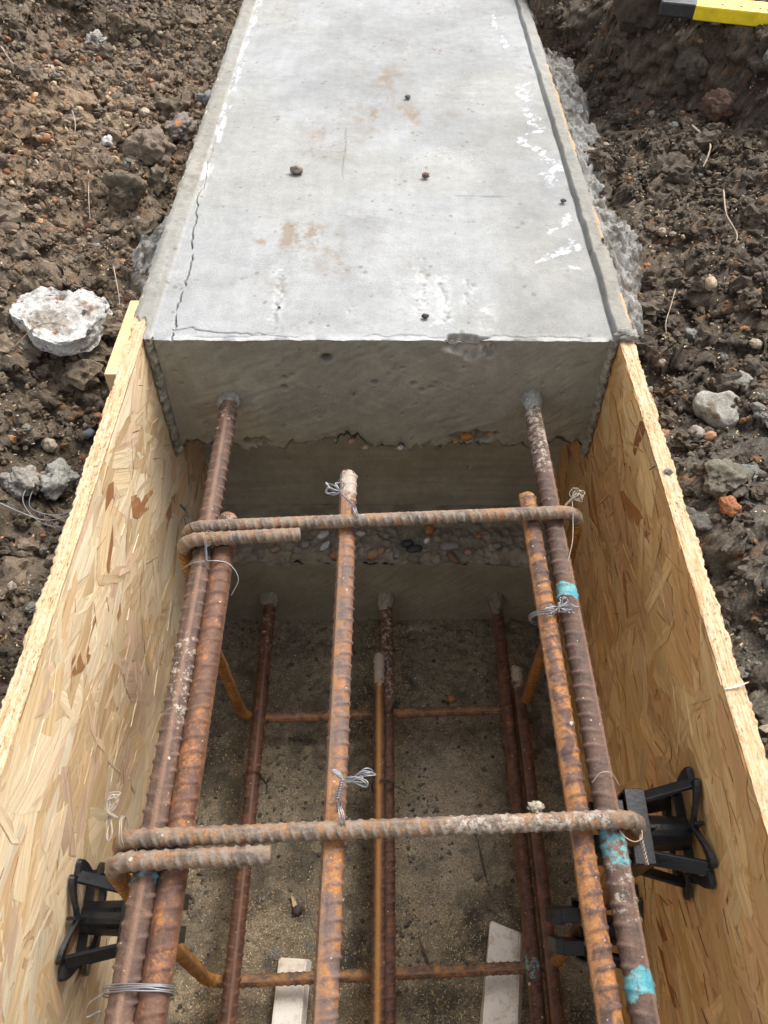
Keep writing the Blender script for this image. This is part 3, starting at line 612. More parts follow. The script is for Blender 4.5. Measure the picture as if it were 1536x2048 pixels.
# ------------------------------------------------------------------ formwork boards of pressed strands
def build_board(side, label, mat):
    xi = XL if side < 0 else XR; xo = xi + side * TH; Y0, Y1 = -1.2, 2.4; ZB = -.70
    root = empty('strand_board', ((xi + xo) / 2, (Y0 + Y1) / 2, ZB)); tag(root, label, 'board', 'formwork boards')
    g = np.random.default_rng(40 + side)
    # core panel: top edge grid plus plain sides
    ny = 900; gy = np.concatenate([np.linspace(Y0, -.1, 60)[:-1], np.linspace(-.1, 1.3, ny), np.linspace(1.3, Y1, 40)[1:]]); gu = np.linspace(0, 1, 12)
    U, Y = np.meshgrid(gu, gy, indexing='ij')
    X = xi + (xo - xi) * U; Z = .0009 * n2(X * 900, Y * 45, 5) + .0006 * n2(X * 600, Y * 300, 6) - .0014 * np.exp(-U / .05) * (.4 + .6 * n2(X * 0, Y * 90, 7)) - .0014 * np.exp(-(1 - U) / .05) * (.4 + .6 * n2(X * 0, Y * 110, 8))
    wob = .0014 * n2(U * 0, Y * 60, 9) + .0009 * n2(U * 0, Y * 260, 10)
    X = X + wob * (U > .9) * side
    V = np.stack([X.ravel(), Y.ravel(), Z.ravel()], 1); F = [gridF(12, len(gy), 0, side < 0)]
    top = adopt(mesh('sawn_edge', V, F[0], M_edge), root)
    n = len(gy); inn = V[:n]; outr = V[-n:]
    Vb = np.concatenate([inn, inn * [1, 1, 0] + [0, 0, ZB], outr, outr * [1, 1, 0] + [0, 0, ZB]]); i = np.arange(n - 1)
    Fb = np.concatenate([np.stack([i, i + 1, i + 1 + n, i + n], 1), np.stack([i + 1 + 2 * n, i + 2 * n, i + 3 * n, i + 3 * n + 1], 1)])
    adopt(mesh('core', Vb, Fb, M_edge, smooth=False), root)
    # strands: thousands of thin flakes pressed into the inner face
    pal = np.array([(.76, .60, .38), (.80, .65, .43), (.74, .56, .33), (.78, .62, .40), (.72, .52, .29), (.74, .54, .37), (.82, .70, .49), (.68, .48, .27)])
    def strands(name, N, L, W, sprd, d0, d1, colf):
        c_y = g.uniform(Y0 + .05, 1.0, N); c_z = g.uniform(ZB, .0, N)
        ang = g.normal(0, sprd, N); w_ = g.random(N) < .26; ang = np.where(w_, g.uniform(-1.5, 1.5, N), ang) - side * .0
        ln = g.uniform(*L, N); wd = g.uniform(*W, N) * np.clip(ln / .06, .4, 1)
        k = 10; t = np.array([-1, -.97, -.6, 0, .6, .97, 1, .95, .5, 0, -.5, -.95])[None] * np.ones((N, 1)); s_ = np.array([0, 1, 1, 1, 1, 1, 0, -1, -1, -1, -1, -1])[None] * np.ones((N, 1))
        m = 12; taper = g.uniform(.15, 1, (N, 2)); tj = 1 + g.normal(0, .05, (N, m)); sj = 1 + g.normal(0, .13, (N, m))
        endw = np.where(t > .8, taper[:, :1], np.where(t < -.8, taper[:, 1:], 1.0)); shear = g.normal(0, .5, (N, 1)) * wd[:, None]
        u = t * tj * ln[:, None] / 2 + s_ * shear * .5; v_ = s_ * sj * endw * wd[:, None] / 2 + (g.normal(0, .10, (N, 1)) * wd[:, None]) * (t ** 2) * 3
        yy_ = c_y[:, None] + u * np.cos(ang)[:, None] - v_ * np.sin(ang)[:, None]; zz = c_z[:, None] + u * np.sin(ang)[:, None] + v_ * np.cos(ang)[:, None]
        zz = np.minimum(zz, -.0006); yy_ = np.minimum(yy_, 1.1)
        dep = g.uniform(d0, d1, N)[:, None] + g.normal(0, .00022, (N, 1)) * t + g.normal(0, .00022, (N, 1)) * s_ * 1.0
        dep = np.clip(dep, .00012, .0024)
        xx = xi - side * dep
        V = np.stack([xx, yy_, zz], 2).reshape(-1, 3); cc = np.repeat(colf(N), m, 0)
        off = g.uniform(0, 30, (N, 2)); uv = np.stack([u + off[:, :1], v_ + off[:, 1:]], 2).reshape(-1, 2)
        b = np.arange(N)[:, None] * m
        quad = np.array([[0, 1, 11, 11], [1, 2, 10, 11], [2, 3, 9, 10], [3, 4, 8, 9], [4, 5, 7, 8], [5, 6, 7, 7]])
        q = (b[:, :, None] + quad[None, 1:5]).reshape(-1, 4); tr = (b[:, :, None] + np.array([[0, 1, 11], [5, 6, 7]])[None]).reshape(-1, 3)
        o = mesh(name, V, [q if side < 0 else q[:, ::-1], tr if side < 0 else tr[:, ::-1]], mat, smooth=False, colr=cc, uv=uv); adopt(o, root); o['kind'] = 'stuff'
    def c_main(N):
        c = pal[g.integers(0, len(pal), N)] * g.uniform(.80, 1.08, (N, 1)); k = g.random(N) < .03; c[k] = np.array([.42, .21, .09]) * g.uniform(.7, 1.3, (k.sum(), 1)); return c
    strands('strand_layer', 2700, (.07, .17), (.018, .058), .26, .0002, .0015, c_main)
    strands('strand_layer', 420, (.06, .13), (.012, .034), .55, .0012, .0016, c_main)
    strands('strand_layer', 1900, (.012, .070), (.0006, .0040), .28, .0010, .0018, lambda N: pal[g.integers(0, len(pal), N)] * g.uniform(.80, 1.08, (N, 1)))
    strands('dark_sliver', 450 if side < 0 else 900, (.006, .035), (.0006, .0026), .5, .0017, .0020, lambda N: np.array([[.26, .12, .05]]) * g.uniform(.5, 1.6, (N, 1)))
    return root
BL = build_board(-1, 'pale strand board shutter standing along the left side of the trench', M_osb_l)
BR = build_board(1, 'browner strand board shutter standing along the right side of the trench', M_osb_r)
bt = bev_box('timber_batten', -.3425, -.3265, .753, .905, -.30, -.003, M_timber, bev=.001)
tag(bt, 'short pale timber batten fixed behind the left board beside the concrete', 'timber batten')

# ------------------------------------------------------------------ ribbed steel bars
def catmull(P, n=12):
    P = np.array(P, float); Q = np.vstack([2 * P[0] - P[1], P, 2 * P[-1] - P[-2]]); out = []
    for i in range(1, len(Q) - 2):
        for t in np.linspace(0, 1, n, endpoint=False):
            a, b, c, d = Q[i - 1], Q[i], Q[i + 1], Q[i + 2]
            out.append(.5 * ((2 * b) + (-a + c) * t + (2 * a - 5 * b + 4 * c - d) * t * t + (-a + 3 * b - 3 * c + d) * t ** 3))
    out.append(Q[-2]); return np.array(out)
def resample(P, step):
    P = np.array(P, float); d = np.r_[0, np.cumsum(np.linalg.norm(np.diff(P, axis=0), axis=1))]; n = max(2, int(d[-1] / step)); s = np.linspace(0, d[-1], n)
    return np.stack([np.interp(s, d, P[:, k]) for k in range(3)], 1), s
def frames(P, up0=(0, 0, 1)):
    T = np.gradient(P, axis=0); T /= np.linalg.norm(T, axis=1)[:, None] + 1e-12
    N = np.zeros_like(P); u = np.array(up0, float); u = u - T[0] * (u @ T[0])
    if np.linalg.norm(u) < 1e-3: u = np.array([1., 0, 0]); u = u - T[0] * (u @ T[0])
    u /= np.linalg.norm(u); N[0] = u
    for i in range(1, len(P)):
        u = N[i - 1] - T[i] * (N[i - 1] @ T[i]); N[i] = u / (np.linalg.norm(u) + 1e-12)
    return T, N, np.cross(T, N)
def tube(P, r, ns=6, cap=True):
    T, N, B = frames(P); th = np.linspace(0, 2 * PI, ns, endpoint=False)
    r = np.broadcast_to(r, (len(P),)); V = P[:, None] + r[:, None, None] * (np.cos(th)[None, :, None] * N[:, None] + np.sin(th)[None, :, None] * B[:, None])
    V = V.reshape(-1, 3); i = (np.arange(len(P) - 1)[:, None] * ns + np.arange(ns)[None]).ravel(); j = (np.arange(len(P) - 1)[:, None] * ns + (np.arange(ns)[None] + 1) % ns).ravel()
    F = [np.stack([i, j, j + ns, i + ns], 1)]
    return V, F[0]
def rebar_mesh(name, pts, r, mat, spin=0.0, ns=28, step=.0015, pitch=None, paint=(), mortar=(), lean=.55, up0=(0, 0, 1), parent=None, ends=(True, True), seam=None, rw=.125):
    P, s = resample(pts, step); T, N, B = frames(P, up0)
    th = np.linspace(0, 2 * PI, ns, endpoint=False); S, A = np.meshgrid(s, th, indexing='ij')
    pitch = pitch or 1.25 * r; a = (A - spin) % (2 * PI); half = a % PI
    ph = (S / pitch + lean * half / PI * np.where(a < PI, 1, -1) + .25) % 1.0
    prof = np.clip(1.3 - np.abs(ph - .5) / rw, 0, 1); prof = prof * prof * (3 - 2 * prof)
    cres = np.clip(np.sin(half) * 1.5 - .32, 0, 1) ** .8; wear = .75 + .35 * n2(S * 50, A * 2, 3)
    rib = prof * cres * wear
    longr = np.exp(-(np.minimum(half, PI - half) / .15) ** 4)
    rad = r * .905 * (1 + .19 * rib * (1 - .7 * longr) + .14 * longr) + .00022 * n2(S * 420, A * 6, 4) + .0002 * n2(S * 1100, A * 14, 5)
    en = np.ones_like(s)
    if ends[0]: en = np.minimum(en, np.sqrt(np.clip(s / (r * .35), 0, 1)) * .12 + .88)
    rad = rad * en[:, None]
    V = P[:, None] + rad[..., None] * (np.cos(A)[..., None] * N[:, None] + np.sin(A)[..., None] * B[:, None]); nP = len(P)
    V = V.reshape(-1, 3); i = (np.arange(nP - 1)[:, None] * ns + np.arange(ns)[None]).ravel(); j = (np.arange(nP - 1)[:, None] * ns + (np.arange(ns)[None] + 1) % ns).ravel()
    F = np.stack([i, i + ns, j + ns, j], 1)
    k = len(V); V = np.vstack([V, P[0] - T[0] * .0004, P[-1] + T[-1] * .0004]); q = np.arange(ns)
    tr = np.concatenate([np.stack([np.full(ns, k), q, (q + 1) % ns], 1), np.stack([np.full(ns, k + 1), (nP - 1) * ns + (q + 1) % ns, (nP - 1) * ns + q], 1)])
    pa = np.zeros_like(S); mo = np.zeros_like(S)
    for s0, s1, pv in paint: e = .003 * np.sin(A * 2 + s0 * 90); pa = np.maximum(pa, pv * sm(S + e, s0 - .004, s0 + .005) * (1 - sm(S + e, s1 - .005, s1 + .004)))
    for s0, s1, v_ in mortar: mo = np.maximum(mo, v_ * sm(S, s0 - .01, s0 + .01) * (1 - sm(S, s1 - .02, s1 + .02)))
    def ex(z): return np.r_[z.ravel(), 0, 0]
    o = mesh(name, V, [F, tr], mat, attrs={'rib': ex(np.clip(rib, 0, 1)), 'ridge': ex(longr if seam is None else np.exp(-(np.minimum(half, PI - half) / seam) ** 4)), 'paint': ex(pa), 'mortar': ex(mo)})
    if parent is not None: adopt(o, parent)
    return o
def bar(label, p0, p1, r, mat, spin, cat='steel bar', paint=(), mortar=(), sag=0, **kw):
    """p0 is the far end; paint and mortar run in metres from it"""
    p0 = np.array(p0); p1 = np.array(p1); t = np.linspace(0, 1, 24)[:, None]; L = np.linalg.norm(p1 - p0)
    P = p0 + (p1 - p0) * t; P[:, 0] += .0019 * np.sin(t[:, 0] * 5 + spin); P[:, 2] += .0010 * np.sin(t[:, 0] * 4 + spin * 2)
    o = rebar_mesh('reinforcing_bar', P, r, mat, spin, paint=paint, mortar=mortar, **kw); recentre(o)
    return tag(o, label, cat, 'reinforcing bars along the trench')
NE = -.55
zt = -.097; zb = -.5725
def along(x0, y0, x1, y1, yn): return x0 + (x1 - x0) * (yn - y0) / (y1 - y0)
# upper layer
bar('upper left rusty bar coming out of the concrete end face, brown with pink rib', (-.2125, .86, -.0985), (along(-.2125, .818, -.205, .10, NE), NE, zt), .0123, M_rust_brown, -.12, mortar=[(.04, .11, .35), (.42, .53, .42)], paint=[(0.6474, 0.6634, .66)])
bar('upper left rusty bar starting loose beside the far link, inner one of the pair', (-.1880, .607, zt), (along(-.188, .6, -.1795, .10, NE), NE, zt), .0120, M_rust_mix, 1.30, mortar=[(0, .03, .5)])
bar('middle upper bar with blunt pale end standing free before the concrete, bright orange rust', (-.0480, .674, zt + .002), (-.0445, NE, zt + .001), .0110, M_rust_orange, .62, mortar=[(0, .045, 1.0)])
bar('upper right bar coming out of the concrete end face with blue paint bands', (.1940, .86, -.0955), (along(.194, .818, .198, .10, NE), NE, zt), .0123, M_rust_brown, -.72, mortar=[(.05, .19, .52), (.60, .70, .42)], paint=[(0.3518, 0.3746, .88), (0.6141, 0.6475, .72), (0.7226, 0.7464, .86)])
bar('upper right bar beginning at the far link, inner one of the pair with orange rust', (.1668, .640, zt + .001), (along(.1668, .64, .1735, .10, NE), NE, zt), .0110, M_rust_tiger, 1.15, mortar=[(0, .015, .4)])
# lower layer
bar('lower left bar leaving the foot of the concrete, dark wet rust', (-.2090, .86, zb), (along(-.209, .818, -.2015, .17, NE), NE, zb), .0116, M_rust_wet, -.3, mortar=[(.04, .18, .35)])
bar('lower middle bar leaving the foot of the concrete with whitish mortar streak', (-.0015, .86, zb), (along(-.0015, .818, .0045, .17, NE), NE, zb), .0112, M_rust_wet, 1.0, mortar=[(.04, .26, .50)])
bar('lower middle bar with white mortared end, left one of the touching pair', (-.0115, .690, zb + .019), (-.0085, NE, zb + .019), .0096, M_rust_stripe, .10, mortar=[(0, .06, 1.0)], seam=.42)
bar('lower right bar leaving the foot of the concrete, left one of the dark pair', (.1960, .86, zb), (along(.196, .818, .1975, .17, NE), NE, zb), .0105, M_rust_wet, 1.25, mortar=[(.04, .08, .4)], paint=[(0.6135, 0.6456, .66)])
bar('lower right bar with cut pale end, right one of the dark pair', (.2170, .676, zb + .004), (.2215, NE, zb + .003), .0105, M_rust_wet, .8, mortar=[(0, .04, .9)])

# closed links with an overlapped corner; each is one bent bar
def bent(corners, rad, n=12, low=None):
    P = [np.array(corners[0], float)]
    for i in range(1, len(corners) - 1):
        a, b, c = (np.array(corners[k], float) for k in (i - 1, i, i + 1)); u = (a - b) / np.linalg.norm(a - b); v_ = (c - b) / np.linalg.norm(c - b)
        rd = low if (low and b[2] < -.5) else rad; p = b + u * rd; q = b + v_ * rd
        for t in np.linspace(0, 1, n): P.append((1 - t) ** 2 * p + 2 * t * (1 - t) * b + t * t * q)
    P.append(np.array(corners[-1], float)); return P
def link_bar(label, yl, yr, xl, xr, tail_x, legdy, botl, botr, r=.0083):
    zt_ = zt + .0118 + r + .0005; zb_ = zb - .0118 - r
    sl = (yr - yl) / (xr - xl)
    c = [(tail_x, yl + sl * (tail_x - xl) - .0165, zt_ + .003), (xl, yl - .0150, zt_ + .001), (xl - .009, (yl + botl) / 2 - .008, -.30), (xl - .002, botl, zb_), (xr + .012, botr, zb_), (xr + .016, (yr + botr) / 2, -.30), (xr + .007, yr, zt_), (xl + .002, yl + .004, zt_)]
    c += [(xl - .002, yl + .006, zt_ - .075)]
    P = bent(c, .024, low=.045)
    o = rebar_mesh('steel_link', P, r, M_rust_link, .3, ns=22, step=.0012, pitch=.0098, lean=.9, rw=.17, mortar=[(1.60, 1.76, .55)] if yl < .4 else [(.0, .02, .3)])
    # legs and lower corners rust ochre where damp
    me = o.data; me.materials.append(M_rust_leg); me.materials.append(M_rust_low); n = len(me.polygons); cz = np.zeros(n * 3, np.float32); me.polygons.foreach_get('center', cz); cz = cz.reshape(-1, 3)
    leg = ((cz[:, 0] < xl + .035) | (cz[:, 0] > xr - .015)) & (cz[:, 2] < zt_ - .016) & (cz[:, 2] > zb_ + .012)
    me.polygons.foreach_set('material_index', np.where(leg, 1, np.where(cz[:, 2] < -.3, 2, 0)).astype(np.int32)); recentre(o)
    return tag(o, label, 'steel link', 'bent links around the bars')
link_bar('far bent steel link hooked round the bars near the concrete', .570, .600, -.2295, .2150, -.0965, 0, .592, .613)
link_bar('near bent steel link hooked round the bars between the black spacers', .226, .250, -.2310, .2150, -.0960, 0, .214, .236)

# ------------------------------------------------------------------ black plastic side spacers
def spacer(label, side, y, z, xplate, xhub, roll, hub_y=0, size=1.0):
    root = empty('plastic_spacer', (xplate, y, z)); tag(root, label, 'plastic spacer', 'black plastic spacers between bars and boards')
    s = -side; rot = rotm(roll, 0, 0)
    def add(name, V, F, smooth=False):
        V = np.array(V, float); V[:, 1:] = (V @ rot.T)[:, 1:] if True else V[:, 1:]
        V = V * [s, 1, 1] + [xplate, y, z]
        b = bmesh.new(); vv = [b.verts.new(p) for p in V]
        for f in F:
            try: b.faces.new([vv[i] for i in f])
            except ValueError: pass
        bmesh.ops.recalc_face_normals(b, faces=b.faces)
        ed = [e for e in b.edges if len(e.link_faces) == 2 and e.calc_face_angle(0) > .6]
        bmesh.ops.bevel(b, geom=ed, offset=.0006, segments=1, affect='EDGES')
        me = bpy.data.meshes.new(name); b.to_mesh(me); b.free(); me.materials.append(M_black)
        o = bpy.data.objects.new(name, me); col.objects.link(o); return adopt(o, root)
    # wavy four-cornered ring that presses on the board; x is distance off the board
    n = 96; th = np.linspace(0, 2 * PI, n, endpoint=False); c4 = np.cos(4 * (th - PI / 4))
    ro = size * (.0510 + .0150 * np.clip(c4, -1, 1) - .0150 * np.exp(-(((th - PI / 4 + PI / 4) % (PI / 2) - PI / 4) / .11) ** 2)); ri = size * (.0410 + .0090 * c4)
    dx = .0035 + .006 * (1 - c4) / 2
    V = []
    for rr, xx in ((ro, dx - .003), (ro * .985, dx + .0022), (ri, dx + .0022), (ri, dx - .003)):
        V += [(xx[k], rr[k] * math.cos(th[k]), rr[k] * math.sin(th[k])) for k in range(n)]
    F = [(a * n + k, a * n + (k + 1) % n, ((a + 1) % 4) * n + (k + 1) % n, ((a + 1) % 4) * n + k) for a in range(4) for k in range(n)]
    add('pressure_ring', V, F)
    hub = abs(xhub - xplate)
    def prism(p, q, w0, h0, w1, h1, t):                 # tapered strut, rectangular section
        p = np.array(p, float); q = np.array(q, float); d = (q - p) / np.linalg.norm(q - p); tv = np.array([0, *t], float); tv /= np.linalg.norm(tv); nv = np.cross(d, tv)
        V = [p + a * w0 * tv + b * h0 * nv for a, b in ((-1, -1), (1, -1), (1, 1), (-1, 1))] + [q + a * w1 * tv + b * h1 * nv for a, b in ((-1, -1), (1, -1), (1, 1), (-1, 1))]
        return V, [(0, 1, 2, 3), (4, 5, 6, 7), (0, 1, 5, 4), (1, 2, 6, 5), (2, 3, 7, 6), (3, 0, 4, 7)]
    for k in range(4):
        a = PI / 4 + k * PI / 2; c, s_ = math.cos(a), math.sin(a)
        add('strut', *prism((.003, .050 * c * size, .050 * s_ * size), (hub - .014, .036 * c, .036 * s_), .0070, .0018, .0070, .0020, (-s_, c)))
    # round tube through the middle with a cross web to the ring
    m = 20; V = []; 
    for xx, rr in ((.0045, .0150), (hub + .002, .0175), (hub + .002, .0150), (.0045, .0125)): V += [(xx, rr * math.cos(2 * PI * k / m), rr * math.sin(2 * PI * k / m)) for k in range(m)]
    add('centre_tube', V, [(a * m + k, a * m + (k + 1) % m, ((a + 1) % 4) * m + (k + 1) % m, ((a + 1) % 4) * m + k) for a in range(4) for k in range(m)])
    for k in range(2):
        a = k * PI / 2 + .0; c, s_ = math.cos(a), math.sin(a)
        add('cross_web', *prism((.0062, -.042 * c * size, -.042 * s_ * size), (.0062, .042 * c * size, .042 * s_ * size), .0016, .0045, .0016, .0045, (-s_, c)))
    # square collar and open clip jaws that grip the link
    def bx(x0, x1, y0, y1, z0, z1): V, F = box_arrays(x0, x1, y0, y1, z0, z1); return V, [tuple(f) for f in F]
    for k in range(4):
        a = k * PI / 2; c, s_ = math.cos(a), math.sin(a)
        add('collar', *prism((hub - .020, .0315 * c, .0315 * s_), (hub - .001, .0315 * c, .0315 * s_), .0330 if k % 2 else .0300, .0016, .0330 if k % 2 else .0300, .0016, (-s_, c)))
        add('cross_web', *prism((hub - .016, .0165 * c, .0165 * s_), (hub - .016, .0305 * c, .0305 * s_), .0018, .011, .0018, .011, (-s_, c)))
    for sy in (-1, 1):
        jaw = add('clip_jaw', *bx(hub, hub + .024, sy * .0165 - .0075, sy * .0165 + .0075, -.028, .028))
        lip = add('clip_lip', *bx(hub + .0205, hub + .032, min(sy * .0225, sy * .007), max(sy * .0225, sy * .007), -.0265, .0265)); lip.parent = jaw; lip.matrix_parent_inverse = Matrix()
    return root
spacer('black plastic spacer pressed on the upper part of the right board', 1, .262, -.150, XR - .0022, .222, .12, size=1.05)
spacer('black plastic spacer pressed on the left board below the near link', -1, .210, -.250, XL + .0022, -.236, .25, size=1.05)
spacer('lowest black plastic spacer, low on the right board behind the bars', 1, .236, -.400, XR - .0022, .225, .3, size=1.0)

# off white spacer bars lying on the trench floor
def floor_bar(pts, h, label):
    pts = np.array(pts, float); g = bmesh.new(); c = pts.mean(0)
    lo = [g.verts.new((x, y, ZF + .002)) for x, y in pts]; hi = [g.verts.new((c[0] + (x - c[0]) * .80, y if k > 1 else y - .004, ZF + h)) for k, (x, y) in enumerate(pts)]
    n = len(pts); g.faces.new(hi); g.faces.new(lo[::-1])
    for k in range(n): g.faces.new((lo[k], lo[(k + 1) % n], hi[(k + 1) % n], hi[k]))
    bmesh.ops.recalc_face_normals(g, faces=g.faces); bmesh.ops.bevel(g, geom=g.edges[:], offset=.0022, segments=2, affect='EDGES')
    bmesh.ops.subdivide_edges(g, edges=[e for e in g.edges if e.calc_length() > .02], cuts=10, use_grid_fill=True)
    me = bpy.data.meshes.new('spacer_bar'); g.to_mesh(me); g.free()
    o = link('spacer_bar', me, None, M_bar); recentre(o)
    return tag(o, label, 'spacer bar', 'off white spacer bars on the trench floor')
floor_bar([(-.149, .254), (-.102, .252), (-.125, -.30), (-.172, -.30)], .026, 'off-white spacer bar with square end under the middle upper bar')
floor_bar([(.152, .303), (.203, .286), (.135, -.10), (.075, -.09)], .026, 'off-white spacer bar with pointed stained end, right one on the floor')

# ------------------------------------------------------------------ tie wires
def wire(label, lines, r=.00052, mat=None, name='tie_wire', cat='tie wire', group='tie wires on the bars'):
    V = []; F = []; n = 0
    for P in lines:
        P = catmull(P, 8); v_, f = tube(P, r, 6); V.append(v_); F.append(f + n); n += len(v_)
    o = mesh(name, np.concatenate(V), np.concatenate(F), mat or M_wire, smooth=True); recentre(o)
    return tag(o, label, cat, group)
wr = np.random.default_rng(3)
def ring(c, ax, r1, r2, turns=1.0, ph=0, drift=.003, n=14):
    c = np.array(c, float); ax = np.array(ax, float); ax /= np.linalg.norm(ax); u = np.cross(ax, (0, 0, 1)); u /= np.linalg.norm(u); w = np.cross(ax, u)
    t = np.linspace(0, turns, int(n * turns) + 1); return [c + u * r1 * math.cos(2 * PI * k + ph) + w * r2 * math.sin(2 * PI * k + ph) + ax * drift * (k - .5) + wr.normal(0, .0003, 3) for k in t]
def petals(root, dirs, width, k=3):
    """hairpin loops of wire ends springing from a twist"""
    out = []; root = np.array(root, float)
    for d in dirs:
        d = np.array(d, float) * .78; L = np.linalg.norm(d); s_ = np.cross(d / L, (0, -.7, .7)); s_ /= np.linalg.norm(s_)
        for q in range(k):
            w = .75 * width * wr.uniform(.6, 1.2); l = d * wr.uniform(.8, 1.1); j = lambda: wr.normal(0, .0012, 3)
            out.append([root + j() * .3, root + l * .4 + s_ * w * .7 + j(), root + l * .85 + s_ * w + j(), root + l * 1.05 + j(), root + l * .8 - s_ * w + j(), root + l * .35 - s_ * w * .6 + j(), root + j() * .3])
    return out
def twist(a, b, r=.0011, turns=4):
    a = np.array(a, float); b = np.array(b, float); d = b - a; u = np.cross(d, (0.3, 1, .2)); u /= np.linalg.norm(u); w = np.cross(d / np.linalg.norm(d), u); out = []
    for s_ in (0, PI): out.append([a + d * t + u * r * math.cos(2 * PI * turns * t + s_) + w * r * math.sin(2 * PI * turns * t + s_) for t in np.linspace(0, 1, turns * 6)])
    return out
zl = zt + .0118 + .0083
y_ax = (0, 1, 0); x_ax = (1, 0, 0)
# far link, middle bar
wire('grey tie wire bow where the far link crosses the middle upper bar', [ring((-.038 + k * .0016, .592, zl), (1, .2, 0), .0125, .0125, 1.0, .3) for k in range(3)] + twist((-.040, .606, zl + .006), (-.054, .620, zl + .010)) + petals((-.054, .620, zl + .010), [(-.020, .012, .004), (.0, .018, .008), (-.022, -.002, .003)], .005, 2))
# near link, middle bar
wire('grey tie wire bow where the near link crosses the middle upper bar', [ring((-.040 + k * .0016, .249, zl), (1, .2, 0), .0125, .0125, 1.0, .3) for k in range(3)] + twist((-.042, .262, zl + .008), (-.038, .278, zl + .013), .0014) + petals((-.038, .278, zl + .013), [(.026, -.004, .002), (-.012, .010, .003), (.034, .010, -.004)], .0035, 3))
wire('curled tan tie wire loops above the right corner of the far link', twist((.206, .606, zl + .004), (.214, .612, zl + .010)) + petals((.214, .612, zl + .010), [(.016, .010, .004), (.006, .012, .006), (.017, .001, .003)], .006, 2) + [[(.214, .610, zl + .008), (.213, .590, zl + .002), (.209, .56, zl - .004), (.201, .535, zl - .010)]], mat=M_wire_tan)
wire('thin wire tying the upper left pair of bars just behind the far link hook', [ring((-.200, .530, zt), (-.1, 1, 0), .028, .0150, 1.0, .2, .004) for k in range(3)] + twist((-.198, .530, zt + .0155), (-.200, .545, zt + .022)) + petals((-.200, .545, zt + .022), [(.002, .022, .006), (.006, .016, .006)], .004, 3) + [[(-.197, .531, zt + .016), (-.175, .530, zt + .012), (-.163, .516, zt + .003), (-.170, .500, zt - .006)]])
wire('dark wire tying the upper right pair of bars below the blue paint', [ring((.1815, .466 + .0022 * k, zt), (0, 1, 0), .0290, .0135, 1.0, .2, .004) for k in range(3)] + twist((.181, .466, zt + .014), (.181, .474, zt + .021)) + petals((.181, .470, zt + .018), [(.022, -.004, .002), (-.018, -.010, .003), (.014, .012, .004)], .005, 3))
wire('black wire ring round the lower left bar with twisted tail', [ring((-.2045, .487 + .0022 * k, zb), y_ax, .0138, .0138, 1.0, .1, .003) for k in range(2)] + twist((-.192, .486, zb + .006), (-.180, .474, zb + .006), .0013) + petals((-.180, .474, zb + .006), [(.002, -.018, -.003), (.005, .012, .002)], .002, 2), mat=M_wire_dark)
wire('black wire ring round the lower middle pair of bars', [ring((-.004, .466 + .0022 * k, zb + .008), y_ax, .0165, .0225, 1.0, .1, .003) for k in range(3)] + [[(.008, .466, zb + .024), (.022, .462, zb + .02), (.034, .458, zb + .01)]], mat=M_wire_dark)
wire('tuft of dark wire ends where the lower middle bars meet the far link', twist((.009, .590, zb + .010), (.014, .600, zb + .018)) + petals((.014, .600, zb + .018), [(.010, .008, .004), (.016, .006, .001), (.004, .012, .004)], .0015, 2), mat=M_wire_dark)
wire('curled grey wire hanging off the left corner of the near link', [ring((-.226 + .002 * k, .236, zl), (1, .1, 0), .013, .0130, 1.0, .3) for k in range(2)] + twist((-.231, .246, zl + .006), (-.240, .250, zl + .008)) + petals((-.240, .250, zl + .008), [(.010, .020, .004), (.004, .016, .004)], .005, 3) + petals((-.240, .250, zl + .004), [(.008, -.030, -.004)], .005, 2), mat=M_wire_tan)
wire('silver wire tying the upper left pair of bars at the bottom edge of the picture', [ring((-.193, .118 + .0016 * k, zt), y_ax, .0280, .0145, 1.0, .1, .003) for k in range(4)] + [[(-.218, .118, zt + .006), (-.229, .112, zt + .002), (-.232, .104, zt - .006), (-.222, .108, zt - .008), (-.228, .094, zt - .012), (-.236, .082, zt - .02)]])
wire('thin wire wrapped round the left corner of the far link', [ring((-.226, .592, zl), (.8, .5, 0), .0120, .012, 1.0, .2), ring((-.224, .575, zl), (.8, .5, 0), .012, .012, 1.0, .5)] + twist((-.232, .600, zl), (-.238, .606, zl + .004), .0012, 3), mat=M_wire_dark)
wire('wire stub wrapped under the right corner of the near link', [ring((.213, .242, zl - .008), (.3, .2, 1), .0105, .0105, 1.5, .2)] + twist((.222, .240, zl - .012), (.226, .218, zl - .022), .0013, 4), mat=M_wire_tan)
wire('fine pale hair of wire arched over the upper right bars', [[(.187, .285, zt + .012), (.195, .292, zt + .017), (.205, .292, zt + .015), (.212, .284, zt + .008)]], r=.0004, mat=M_wire_tan)
wire('fine grey wire hanging beside the middle upper bar over the floor', [[(-.069, .250, zl - .010), (-.074, .225, -.15), (-.073, .205, -.22), (-.066, .195, -.26)]], r=.0004)

